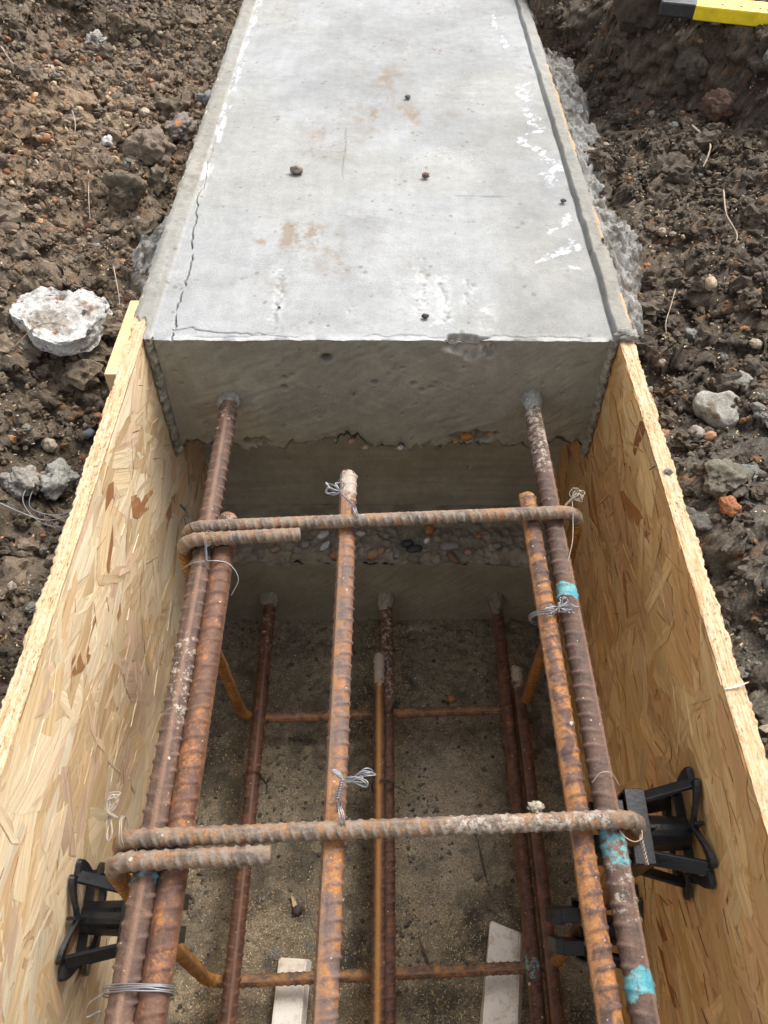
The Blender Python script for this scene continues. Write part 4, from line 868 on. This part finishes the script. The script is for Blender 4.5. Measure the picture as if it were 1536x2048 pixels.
# ------------------------------------------------------------------ stones and clods with names of their own
def rock(label, cat, x, y, size, colr, seed=0, rough=.22, flat=.7, sub=4, outline=None, spin=0, mat=None, name='stone', sink=.3, z=None, group=None, spots=None, tilt=(0, 0)):
    V, F = ico(sub); V = V.copy(); s = seed * 13.7
    n = n3(V[:, 0] * 1.6 + s, V[:, 1] * 1.6, V[:, 2] * 1.6, 1) + .5 * n3(V[:, 0] * 3.7, V[:, 1] * 3.7 + s, V[:, 2] * 3.7, 2) + .25 * n3(V[:, 0] * 8, V[:, 1] * 8, V[:, 2] * 8 + s, 3) + .20 * n3(V[:, 0] * 15, V[:, 1] * 15, V[:, 2] * 15 + s, 4)
    base_n = n
    if outline is not None:                                   # plan outline in metres about the centre, with real thickness
        o = np.array(outline); th = np.arctan2(o[:, 1], o[:, 0]); k = np.argsort(th); th = th[k]; rr = np.hypot(o[:, 0], o[:, 1])[k]
        a = np.arctan2(V[:, 1], V[:, 0]); r_ = np.interp(a, np.r_[th - 2 * PI, th, th + 2 * PI], np.r_[rr, rr, rr]); hz = np.hypot(V[:, 0], V[:, 1])
        q = np.clip(hz * 1.25, 1e-6, 1) ** .8 if rough > .2 else np.clip(hz, 1e-6, 1) ** .8; h = size * np.sign(V[:, 2]) * (np.clip(np.abs(V[:, 2]) * 2.2, 0, 1) ** .6 if rough > .2 else np.abs(V[:, 2]) ** .75 * 1.3); px_ = V[:, 0] / np.maximum(hz, 1e-6) * r_ * q; py_ = V[:, 1] / np.maximum(hz, 1e-6) * r_ * q; hf_ = n2(px_ * 75, py_ * 75, 14) + .6 * n2(px_ * 170, py_ * 170, 15) + .4 * n2(px_ * 380, py_ * 380, 16)
        V = np.stack([V[:, 0] / np.maximum(hz, 1e-6) * r_ * q, V[:, 1] / np.maximum(hz, 1e-6) * r_ * q, h], 1)
        V = V * (1 + rough * .3 * n)[:, None] + np.stack([hf_ * .0008, -hf_ * .0008, size * .35 * n * (rough if rough > .2 else .8) + hf_ * (.0035 if rough > .2 else .0012) * (V[:, 2] > -.2)], 1); zz = size
    else:
        V = V * (1 + rough * n)[:, None] * np.array([size, size * .8, size * flat]); zz = size * flat
    V = V @ rotm(tilt[0], tilt[1], spin).T
    g = float(soil_h(np.array([x]), np.array([y]))[0]) if z is None else z
    cc = np.tile(np.array(colr), (len(V), 1)) * (1 + .22 * base_n)[:, None]
    if outline is not None and rough > .2:
        e_ = np.clip(1 - np.hypot(V[:, 0] + .002, V[:, 1] + .002) / .050 + .5 * n2(V[:, 0] * 60, V[:, 1] * 60, 31) + .35 * n2(V[:, 0] * 160, V[:, 1] * 160, 32), 0, 1)[:, None] * .9; cc = cc * (1 - e_) + np.array([.30, .25, .19]) * e_
    if spots: 
        for cs, th_, f in spots: k = n3(V[:, 0] * f, V[:, 1] * f, V[:, 2] * f, seed + 5) > th_; cc[k] = np.array(cs)
    ob = mesh(name, V, F, mat or M_stone, colr=cc); recentre(ob); zmin = ob.location.z
    ob.location = (x, y, g + zz * (1 - 2 * sink) + zmin)
    return tag(ob, label, cat, group)
S = 1600.0
chunk = [(a_ * .88, b_ * .88) for a_, b_ in [(-.077, .045), (-.045, .080), (-.005, .062), (.035, .062), (.070, .045), (.072, -.010), (.062, -.045), (.040, -.064), (-.012, -.048), (-.040, -.012), (-.068, .005)]]
rock('jagged white mortar slab lying on dark soil left of the board end', 'mortar chunk', -.463, .930, .013, (.68, .66, .62), 3, .34, outline=chunk, mat=M_lump, name='mortar_chunk', sink=.0, sub=6, spots=[((.06, .065, .08), .70, 110), ((.36, .20, .12), .76, 90)])
heart = [(-.029, .014), (-.018, .026), (0, .018), (.018, .026), (.029, .014), (.024, -.010), (.006, -.034), (-.006, -.032), (-.020, -.010)]
rock('pale grey heart-shaped mortar lump on the soil right of the board', 'mortar lump', .427, .770, .011, (.38, .355, .305), 5, .16, outline=heart, mat=M_lump, name='mortar_chunk', sink=-.12, spots=[((.22, .18, .13), .38, 75)])
E0 = [('crumbly grey-white lump touching the left board below the white slab', 'mortar lump', -.412, .680, .024, (.36, .35, .31), 6, .35, .7, 'mortar_chunk'),
      ('round grey lump furthest left beside the crumbly grey-white one', 'mortar lump', -.452, .664, .025, (.32, .29, .25), 7, .3, .6, 'mortar_chunk'),
      ('small white mortar piece between the white slab and the board', 'mortar lump', -.362, .925, .016, (.55, .53, .50), 8, .3, .5, 'mortar_chunk'),
      ('white mortar flake above the white slab against the concrete edge', 'mortar lump', -.352, .995, .016, (.62, .62, .62), 9, .3, .4, 'mortar_chunk'),
      ('tan rounded pebble alone on dark soil beside the mortared right board', 'pebble', .470, 1.010, .011, (.46, .34, .22), 10, .14, .8, 'pebble'),
      ('small orange pebble on dark soil above the heart-shaped lump', 'pebble', .435, .865, .009, (.36, .17, .08), 11, .14, .8, 'pebble'),
      ('flat grey lump at the right edge above the heart-shaped lump', 'mortar lump', .470, .818, .015, (.30, .29, .24), 12, .25, .5, 'mortar_chunk'),
      ('orange pebble directly below the heart-shaped lump', 'pebble', .405, .728, .009, (.40, .20, .10), 13, .12, .7, 'pebble'),
      ('grey-brown pebble left of the orange one under the heart-shaped lump', 'pebble', .388, .728, .010, (.26, .22, .18), 14, .15, .6, 'pebble'),
      ('reddish flat stone touching the outer face of the right board', 'stone', .350, .742, .012, (.40, .19, .11), 15, .25, .5, 'stone'),
      ('orange angular stone at the right edge below the heart-shaped lump', 'stone', .386, .590, .013, (.42, .17, .08), 16, .2, .7, 'stone'),
      ('long grey-brown clod in front of the orange angular stone', 'clod', .392, .635, .026, (.20, .175, .13), 17, .25, .5, 'clod'),
      ('dark grey round lump against the right board below the long clod', 'clod', .352, .590, .018, (.15, .14, .12), 18, .3, .7, 'clod'),
      ('thin slate-grey flake at the right edge beside the long clod', 'stone', .424, .643, .014, (.22, .22, .19), 19, .2, .25, 'stone'),
      ('reddish broken brick lump in the steep bank under the yellow level', 'stone', .600, 1.505, .028, (.15, .088, .062), 20, .25, .9, 'stone'),
      ('grey lump in the steep bank right of the reddish one', 'stone', .665, 1.500, .018, (.22, .21, .17), 21, .25, .8, 'stone'),
      ('biggest brown clod on the left bank beside the concrete', 'clod', -.420, 1.390, .038, (.25, .19, .14), 22, .25, .8, 'clod'),
      ('grey clod with orange side between the big brown clod and concrete', 'clod', -.378, 1.475, .032, (.24, .20, .17), 23, .28, .6, 'clod'),
      ('brown angular clod below the biggest clod on the left bank', 'clod', -.425, 1.240, .032, (.16, .125, .085), 24, .25, .8, 'clod'),
      ('pale crumbly lump high on the left bank', 'mortar lump', -.600, 1.800, .024, (.36, .33, .29), 25, .4, .7, 'mortar_chunk'),
      ('grey crumbly lump near the left picture edge under the top bank', 'mortar lump', -.860, 1.700, .030, (.28, .27, .25), 26, .4, .6, 'mortar_chunk'),
      ('small bright white stone on the left bank beside the biggest clod', 'stone', -.492, 1.400, .012, (.62, .60, .57), 27, .25, .7, 'stone'),
      ('ochre pebble below the small bright white stone', 'pebble', -.475, 1.360, .012, (.42, .26, .11), 28, .12, .7, 'pebble'),
      ('blue-grey crumbly lump against the concrete edge high on the left', 'mortar lump', -.350, 1.610, .020, (.24, .24, .225), 29, .35, .7, 'mortar_chunk'),
      ('slate-grey pebble in the dark hollow beside the left board', 'pebble', -.400, .775, .009, (.12, .13, .15), 30, .12, .6, 'pebble'),
      ('small rusty red pebble in the dark hollow beside the left board', 'pebble', -.398, .815, .007, (.40, .15, .07), 31, .12, .7, 'pebble'),
      ('dark brown slab of earth overhanging at the top of the left bank', 'clod', -.700, 2.030, .075, (.13, .10, .075), 32, .3, .6, 'clod'),
      ('large earthy block forming the corner of the right bank', 'clod', .500, 1.74, .065, (.085, .065, .045), 33, .22, 1.1, 'clod'),
      ('rounded earthy lump in the right bank left of the reddish one', 'clod', .560, 1.585, .032, (.10, .08, .055), 34, .22, .9, 'clod')]
for k, (lb, ct, x, y, sz, c, sd_, ro, fl, nm) in enumerate(E0):
    rock(lb, ct, x, y, sz, c, sd_, ro * (1.35 if nm != 'pebble' else 1), fl, spin=sd_ * 1.7, name=nm, mat=M_lump if nm != 'pebble' else M_stone, sub=5 if sz > .02 else 4, sink=.22, spots=[((.45, .20, .08), .55, 60)] if 'orange side' in lb else None)
# crumbs lying on the beam and on the trench floor
for lb, ct, x, y, z, sz, c, sd_, nm in (('brown mud crumb on the concrete top left of its middle', 'mud crumb', -.146, 1.245, .004, .0105, (.20, .16, .12), 41, 'mud_crumb'),
        ('small dark brown pebble on the concrete top right of its middle', 'pebble', .060, 1.232, .004, .0062, (.17, .10, .05), 42, 'pebble'),
        ('tiny grey pebble high on the concrete top among brown specks', 'pebble', .036, 1.530, .003, .0055, (.18, .16, .14), 43, 'pebble'),
        ('tiny dark crumb on the concrete top near its broken end edge', 'mud crumb', .049, .862, .003, .0045, (.06, .045, .04), 44, 'mud_crumb'),
        ('tiny dark crumb in the crack side of the concrete top far left', 'mud crumb', -.1415, .884, .001, .0020, (.10, .08, .07), 45, 'mud_crumb'),
        ('tiny dark crumb beside the groove along the right concrete edge', 'mud crumb', .268, 1.155, .004, .0045, (.10, .085, .07), 48, 'mud_crumb'),
        ('orange pebble on the trench floor between the lower bars', 'pebble', .113, .655, ZF + .003, .0080, (.38, .17, .08), 46, 'pebble'),
        ('dark mud lump on the floor left of the middle bar', 'mud crumb', -.128, .315, ZF + .003, .0080, (.06, .045, .035), 47, 'mud_crumb')):
    rock(lb, ct, x, y, sz, c, sd_, .25, .7, sub=3, z=z, name=nm, mat=M_stone, sink=.35)
# mid-sized stones scattered over the soil, each told apart by the landmark nearest to it
g = np.random.default_rng(11)
MARK = [('the jagged white mortar slab', -.463, .930), ('the heart-shaped mortar lump', .427, .770), ('the crumbly lump by the left board', -.412, .680), ('the lone tan pebble on dark soil', .470, 1.010), ('the biggest brown clod', -.420, 1.390),
        ('the brown angular clod', -.425, 1.240), ('the pale crumbly lump high on the left bank', -.600, 1.800), ('the bent twig on the left bank', -.68, 1.56), ('the straight twig on the left bank', -.489, 1.24), ('the twig at the left picture edge', -.78, 1.45), ('the grey lump near the left picture edge', -.860, 1.700),
        ('the forked root', .553, 1.40), ('the long trailing root', .53, 1.15), ('the thin pale root by the right board', .41, .97), ('the orange angular stone', .386, .590), ('the long grey-brown clod', .392, .635), ('the small bright white stone', -.492, 1.400), ('the twig in the left hollow', -.398, 1.015), ('the blue-grey lump by the concrete', -.350, 1.610), ('the flat grey lump at the right edge', .470, .818)]
KIND = [('orange-brown pebble', (.34, .165, .07), (.30, .14, .06)), ('pale tan pebble', (.38, .31, .22), (.34, .27, .19)), ('grey stone', (.20, .185, .155), (.19, .18, .15)), ('brown clod', (.165, .122, .083), (.095, .072, .050))]  # left and right tones; clods repeat the painted light of their bank
protos = []
for k in range(6):
    V, F = ico(4); A_ = .30 * (n3(V[:, 0] * 1.8 + k * 9, V[:, 1] * 1.8, V[:, 2] * 1.8, 1) + .5 * n3(V[:, 0] * 5 + k, V[:, 1] * 5, V[:, 2] * 5, 2)); protos.append((V, F, A_, .30 * n3(V[:, 0] * 11, V[:, 1] * 11, V[:, 2] * 11 + k, 4)))
pm = {}; used = set(); made = 0; tries = 0
while made < 150 and tries < 6000:
    tries += 1; left = g.random() < .55
    if left: x = XL - TH - .015 - g.random() ** .9 * .62; y = g.uniform(.35, 2.1)
    else: x = XR + TH + .02 + g.random() ** .8 * .48; y = g.uniform(.35, 1.65)
    if abs(x) > .32 + .40 * (y + .25) - .01: continue
    q = int(g.choice(4, p=[.18, .12, .14, .56] if left else ([.10, .10, .20, .60] if y > .85 else [.12, .10, .5, .28])))
    ml = [(math.hypot(mx - x, my - y), nm_, mx, my) for nm_, mx, my in MARK if (mx < 0) == left]; dist, nm_, mx, my = min(ml)
    if dist < .035: continue
    a_ = math.degrees(math.atan2(y - my, x - mx)) % 360; dr_ = ['right of', 'above and right of', 'above', 'above and left of', 'left of', 'below and left of', 'below', 'below and right of'][int((a_ + 22.5) // 45) % 8]
    lb = KIND[q][0] + ' ' + dr_ + ' ' + nm_
    if lb in used: continue
    used.add(lb); made += 1; sz = g.uniform(.0065, .012) * (1.6 if q == 3 else 1); v_ = int(g.integers(0, 6)); key = (left, q, v_)
    if key not in pm:
        V, F, A_, B_ = protos[v_]; c = np.array(KIND[q][1 if left else 2]) * (.85 + .1 * (v_ % 3)); W = V * (1 + A_ * (.6 if q < 2 else 1) + (B_ if q == 3 else B_ * .25))[:, None] * np.array([1, .78, .62])
        o = mesh('pebble', W, F, M_stone if q < 3 else M_clod, colr=np.tile(c, (len(V), 1)) * (1 + .25 * n3(V[:, 0] * 3, V[:, 1] * 3, V[:, 2] * 3, 7))[:, None]); pm[key] = o.data
    else: o = bpy.data.objects.new('pebble', pm[key]); col.objects.link(o)
    o.name = ['pebble', 'pebble', 'stone', 'clod'][q]
    zz = float(soil_h(np.array([x]), np.array([y]))[0]); o.location = (x, y, zz + sz * .1); o.scale = (sz, sz, sz); o.rotation_euler = (g.normal(0, .3), g.normal(0, .3), g.uniform(0, 6.28))
    tag(o, lb, ['pebble', 'pebble', 'stone', 'clod'][q], ['orange-brown pebbles', 'pale tan pebbles', 'grey stones', 'brown clods'][q] + (' left of the beam' if left else ' right of the beam'))

# ------------------------------------------------------------------ crumbs of soil nobody could count
def scatter(name, N, xr_, yr_, sizes, hf, colf, seed, mat, sub=1, accept=None):
    g = np.random.default_rng(seed); V0, F0 = ico(sub); x = g.uniform(*xr_, N); y = g.uniform(*yr_, N)
    if accept is not None: k = accept(x, y, g); x = x[k]; y = y[k]
    N = len(x); s = sizes[0] * (sizes[1] / sizes[0]) ** (g.random(N) ** 2.9)
    z = hf(x, y); var = 10; B = []
    for k in range(var):
        big = .30 * n3(V0[:, 0] * 3.2 + k, V0[:, 1] * 3.2, V0[:, 2] * 3.2, 8) + .24 * n3(V0[:, 0] * 7 + k, V0[:, 1] * 7, V0[:, 2] * 7, 10) + .16 * n3(V0[:, 0] * 16 + k, V0[:, 1] * 16, V0[:, 2] * 16, 9) if sub > 1 else 0
        B.append(V0 * (1 + big + (.12 * g.normal(0, 1, len(V0)) if sub == 1 else 0) + .32 * n3(V0[:, 0] * 1.9 + 7 * k, V0[:, 1] * 1.9, V0[:, 2] * 1.9 + k, 3))[:, None])
    B = np.array(B); vi = g.integers(0, var, N); a = g.uniform(0, 2 * PI, N); b = g.uniform(0, 2 * PI, N)
    ca, sa, cb, sb = np.cos(a), np.sin(a), np.cos(b), np.sin(b)
    W = B[vi] * np.stack([np.ones(N), g.uniform(.6, 1, N), g.uniform(.5, .9, N)], 1)[:, None, :]
    X = W[..., 0] * ca[:, None] - W[..., 1] * sa[:, None]; Y = W[..., 0] * sa[:, None] + W[..., 1] * ca[:, None]; Z = W[..., 2]
    Y2 = Y * cb[:, None] - Z * sb[:, None]; Z2 = Y * sb[:, None] + Z * cb[:, None]
    P = np.stack([X, Y2, Z2], 2) * s[:, None, None] + np.stack([x, y, z + s * (.25 if sub == 1 else .0)], 1)[:, None, :]
    F = (F0[None] + (np.arange(N) * len(V0))[:, None, None]).reshape(-1, 3)
    c = np.repeat(colf(x, y, g), len(V0), 0)
    if sub > 1: q_ = P.reshape(-1, 3); c = c * (1 + .45 * n3(q_[:, 0] * 160, q_[:, 1] * 160, q_[:, 2] * 160, 41) + .3 * n3(q_[:, 0] * 420, q_[:, 1] * 420, q_[:, 2] * 420, 42))[:, None]
    o = mesh(name, P.reshape(-1, 3), F, mat, smooth=False, colr=c); return tag(o, kind='stuff')
def acc_view(x, y, g): return (np.abs(x) < .34 + .42 * (y + .28) + .08) & ~((x > .47) & (np.abs(y - (LVA[1] + (x - LVA[0]) * (LVB[1] - LVA[1]) / (LVB[0] - LVA[0])) - .01) < .055))
def soil_pick(x, y, g):
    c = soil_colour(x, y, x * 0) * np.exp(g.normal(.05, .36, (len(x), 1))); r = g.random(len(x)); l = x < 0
    o = r < np.where(l, .015 + .12 * bump2(x, y, -.64, 1.45, .2, .34), .012); c[o] = np.array([.38, .18, .075]) * g.uniform(.6, 1.2, (o.sum(), 1))
    o = (r > .30) & (r < .335 + .10 * l * bump2(x, y, -.62, 1.5, .2, .4)); c[o] = np.array([.38, .32, .24]) * g.uniform(.6, 1.2, (o.sum(), 1)); o = (r > .50) & (r < .52); c[o] = np.array([.18, .16, .13]); return c
t1 = scatter('soil_crumbs', 34000, (-1.1, XL - TH - .004), (.2, 2.3), (.0013, .0085), soil_h, soil_pick, 1, M_clod, 1, acc_view)
tag(t1, 'brown crumbs and grit of dug soil left of the beam', 'soil')
t2 = scatter('soil_crumbs', 30000, (XR + TH + .004, 1.0), (.2, 2.2), (.0013, .0080), soil_h, soil_pick, 2, M_clod, 1, acc_view)
tag(t2, 'dark crumbs and grit of dug soil right of the beam', 'soil')
def big_pick(x, y, g): return np.where((x < 0)[:, None], np.array([.178, .136, .092]), np.array([.110, .081, .054])) * g.uniform(.72, 1.25, (len(x), 1))  # same earth, painted lit on the left and shaded on the right
tag(scatter('soil_clods', 900, (-1.1, XL - TH - .02), (.25, 2.3), (.006, .029), soil_h, big_pick, 21, M_clod, 3, acc_view), 'rough brown clods broken from the dug soil left of the beam', 'soil')
tag(scatter('soil_clods', 900, (XR + TH + .03, 1.0), (.25, 2.2), (.006, .029), soil_h, big_pick, 22, M_clod, 3, acc_view), 'rough dark clods broken from the dug soil right of the beam', 'soil')
t3 = scatter('floor_crumbs', 9000, (XL + .003, XR - .003), (-.05, .815), (.0010, .0048), floor_h, lambda x, y, g: np.array([[.17, .15, .115]]) * g.uniform(.4, 1.5, (len(x), 1)), 3, M_clod, 1, lambda x, y, g: g.random(len(x)) < .25 + .75 * sm(fbm(x, y, 9, 3, 13) + .3 * sm(y, .5, .8), 0, .4))
tag(t3, 'small mud crumbs on the trench floor', 'mud')
def acc_edge(x, y, g): return g.random(len(x)) < .5
def flecks(name, N, x0, x1, y0, y1, hf, L, W, cols, seed, lift=.0008, acc=None):
    g = np.random.default_rng(seed); x = g.uniform(x0, x1, N); y = g.uniform(y0, y1, N)
    if acc is not None: k = acc(x, y, g); x = x[k]; y = y[k]; N = len(x)
    a = g.uniform(0, 2 * PI, N); l = g.uniform(*L, N) * .5; w = g.uniform(*W, N) * .5; z = hf(x, y) + lift; t = g.normal(0, .25, N)
    dx, dy = np.cos(a), np.sin(a); P = []
    for zz in (-.0002, .0002):
        for u, v_ in ((-1, -.6), (.8, -1), (1, .6), (-.8, 1)): P.append(np.stack([x + u * l * dx - v_ * w * dy, y + u * l * dy + v_ * w * dx, z + t * u * l + zz], 1))
    V = np.stack(P, 1).reshape(-1, 3); b = (np.arange(N) * 8)[:, None, None]; F = (b + np.array([(4, 5, 6, 7), (3, 2, 1, 0), (0, 1, 5, 4), (1, 2, 6, 5), (2, 3, 7, 6), (3, 0, 4, 7)])[None]).reshape(-1, 4)
    c = np.repeat(np.array(cols)[g.integers(0, len(cols), N)] * g.uniform(.7, 1.15, (N, 1)), 8, 0)
    return tag(mesh(name, V, F, M_chip, smooth=False, colr=c), kind='stuff')
CR = [(.68, .52, .28), (.60, .42, .20), (.72, .60, .38), (.50, .34, .16)]
tag(flecks('sawdust', 26000, XL + .005, XR - .005, -.05, .80, floor_h, (.0008, .0042), (.0005, .0012), CR, 5, acc=lambda x, y, g: g.random(len(x)) < .12 + .9 * sm(fbm(x, y, 8, 3, 55) + .35 - .8 * (y - .3), 0, .6)), 'pale sawdust flecks scattered over the trench floor', 'sawdust')
tag(flecks('grit_flecks', 4000, -.9, XL - TH - .01, .3, 2.1, soil_h, (.0015, .0045), (.0008, .002), CR + [(.3, .25, .2), (.5, .45, .4)], 6, .0015), 'tiny straw-coloured flecks on the soil left of the beam', 'flecks')
tag(flecks('grit_flecks', 3000, XR + TH + .01, .8, .3, 2.0, soil_h, (.0015, .0045), (.0008, .002), CR + [(.3, .25, .2), (.5, .45, .4)], 7, .0015), 'tiny straw-coloured flecks on the soil right of the beam', 'flecks')

# wood chip and twigs
def shard(label, x, y, z, L, W, H, ang, c, name='wood_chip', cat='wood chip', up=.1):
    t = np.linspace(-1, 1, 9); V = []; 
    for k in t:
        w = W * (1 - .75 * abs(k) ** 1.6) * (1 + .2 * math.sin(9 * k)); V += [(k * L, -w, 0), (k * L, w, 0), (k * L, w * .8, H), (k * L, -w * .8, H)]
    V = np.array(V) ; V[:, 2] += .12 * L * (V[:, 0] / L) ** 2; V = V @ rotm(0, -up, ang).T + [x, y, z]
    F = [(4 * k + a, 4 * k + (a + 1) % 4, 4 * k + 4 + (a + 1) % 4, 4 * k + 4 + a) for k in range(8) for a in range(4)] + [(3, 2, 1, 0), (32, 33, 34, 35)]
    o = mesh(name, V, np.array(F), M_chip, smooth=False, colr=np.tile(np.array(c), (len(V), 1))); recentre(o); return tag(o, label, cat)
shard('curled pale wood chip on the trench floor left of the middle bar', -.132, .322, ZF + .004, .014, .0032, .001, 2.0, (.62, .44, .26))
shard('small splinter of pale wood on top edge of the right board', XR + .010, .335, .002, .011, .0012, .0008, .25, (.78, .68, .5))
shard('thin brown stick on the trench floor above the right spacer bar', .056, .262, ZF + .005, .022, .0018, .0015, 2.0, (.10, .07, .05), name='twig', cat='twig')
shard('dark stick on the trench floor beside the lower right pair of bars', .147, .385, ZF + .005, .032, .0016, .0015, 1.75, (.07, .05, .04), name='twig', cat='twig')
shard('white shard on the concrete ledge under the far link hook', -.105, .842, -.452, .011, .006, .001, .9, (.62, .63, .66), name='plastic_shard', cat='shard')
def root(label, pts, r=.0009, mat=M_root, name='root', cat='root', lift=.006):
    P = [(x, y, float(soil_h(np.array([x]), np.array([y]), False)[0]) + lift + dz) for x, y, dz in pts]; P = catmull(P, 8); rr = r * (1 - .5 * np.linspace(0, 1, len(P))) * (1 + .2 * np.sin(np.arange(len(P)) * 1.3))
    V, F = tube(P, rr, 6); o = mesh(name, V, F, mat, smooth=True); recentre(o); return tag(o, label, cat)
M_root2 = mat_plain('root_pale', (.42, .32, .24), .7)
root('pale forked root hanging on the right bank slope', [(.545, 1.46, .02), (.560, 1.40, .012), (.550, 1.36, .01), (.535, 1.33, .01)], .002, M_root2)
root('long pale root trailing down the dark right soil', [(.548, 1.25, .01), (.535, 1.18, .01), (.54, 1.13, .01), (.520, 1.09, .008), (.500, 1.035, .008)], .0013, M_root2)
root('thin pale root on dark soil next to the mortared right board edge', [(.430, 1.03, .008), (.412, .985, .008), (.400, .955, .008), (.395, .93, .006)], .0009, M_root2)
root('thin straight twig on the left bank below the biggest clod', [(-.500, 1.30, .012), (-.489, 1.24, .010), (-.478, 1.19, .010)], .0011, M_root2, 'twig', 'twig')
root('bent twig high on the left bank', [(-.720, 1.62, .012), (-.690, 1.57, .010), (-.662, 1.53, .010), (-.655, 1.50, .01)], .0012, M_root2, 'twig', 'twig')
root('short twig between the bent twig and the small white stone', [(-.560, 1.46, .012), (-.546, 1.42, .010), (-.54, 1.39, .008)], .001, M_root2, 'twig', 'twig')
root('thin twig standing in the hollow by the left concrete edge', [(-.412, 1.06, .012), (-.398, 1.015, .010), (-.390, .985, .012)], .0009, M_root2, 'twig', 'twig')
root('dark brown twig at the left picture edge in the gravelly soil', [(-.84, 1.43, .014), (-.78, 1.45, .014), (-.73, 1.44, .010)], .0016, M_root, 'twig', 'twig')
root('thin red-brown root lying across the white mortar slab', [(-.500, .865, .012), (-.475, .895, .022), (-.445, .905, .026), (-.415, .880, .018)], .0009, M_root, lift=.014)
lw = [(-.470, .640), (-.440, .610), (-.405, .605), (-.372, .625), (-.358, .66)]
def soilpt(x, y, dz): return (x, y, float(soil_h(np.array([x]), np.array([y]), False)[0]) + dz)
wire('loose coil of thin grey wire lying on the soil beside the left board', [[soilpt(-.435, .665, .03), soilpt(-.432, .625, .028), soilpt(-.405, .598, .024), soilpt(-.370, .592, .03), (-.335, .588, -.02)], [soilpt(-.430, .66, .03), soilpt(-.420, .615, .03), soilpt(-.385, .61, .03), soilpt(-.36, .635, .03), soilpt(-.362, .67, .03), soilpt(-.38, .685, .03)],
     [soilpt(-.46, .612, .03), soilpt(-.43, .604, .03), soilpt(-.40, .60, .028), soilpt(-.372, .61, .03), soilpt(-.355, .64, .03), soilpt(-.352, .67, .028)], [soilpt(-.438, .663, .031), soilpt(-.444, .672, .031), soilpt(-.432, .675, .031), soilpt(-.430, .664, .031)]], r=.0005, name='loose_wire', cat='wire', group='loose wire')

# ------------------------------------------------------------------ spirit level lying on the right bank
def build_level():
    a = np.array(LVA); b = np.array(LVB); d = (b - a) / np.linalg.norm(b - a); L = .60
    root = empty('spirit_level', (a[0], a[1], .108)); root.rotation_euler = (0, 0, math.atan2(d[1], d[0])); tag(root, 'yellow spirit level with black end cap lying on the right bank', 'spirit level')
    def prof(name, x0, x1, W, H, mat, bev):
        return bev_box(name, x0, x1, 0, W, 0, H, mat, root, bev, 3)
    prof('end_cap', 0, .062, .060, .0245, M_cap, .004)
    prof('body', .0605, L, .0585, .0235, M_yellow, .0025)
    for k in range(3):
        bm_ = bmesh.new(); bmesh.ops.create_cone(bm_, cap_ends=True, segments=20, radius1=.0022, radius2=.0022, depth=.0008); me = bpy.data.meshes.new('rivet'); bm_.to_mesh(me); bm_.free(); me.materials.append(M_cap)
        o = bpy.data.objects.new('rivet', me); col.objects.link(o); o.parent = root; o.location = (.105 + .032 * k, .018, .0238)
    bm_ = bmesh.new(); bmesh.ops.create_cone(bm_, cap_ends=True, segments=24, radius1=.008, radius2=.008, depth=.045); me = bpy.data.meshes.new('vial'); bm_.to_mesh(me); bm_.free(); me.materials.append(M_yellow)
    o = bpy.data.objects.new('vial', me); col.objects.link(o); o.parent = root; o.location = (.33, .030, .0200); o.rotation_euler = (0, PI / 2, 0)
build_level()
# splinter batten and concrete lump resting over the right corner of the beam end
for lb, x, y, z, sz, c, k in (('grey mortar blob smeared on the right board top at the concrete corner', .300, .824, .003, .0125, (.34, .32, .28), 61), ('small grey mortar dab on the top edge of the right board', .3015, .590, .001, .0045, (.26, .25, .23), 62), ('pale dusty mortar blob stuck on the near link above the right bars', .131, .257, zl + .004, .0058, (.44, .38, .29), 63)):
    rock(lb, 'mortar blob', x, y, sz, c, k, .75 if 'dusty' in lb else .35, .35 if 'dusty' in lb else .55, sub=4, z=z, name='mortar_blob', mat=M_lump, sink=.4)
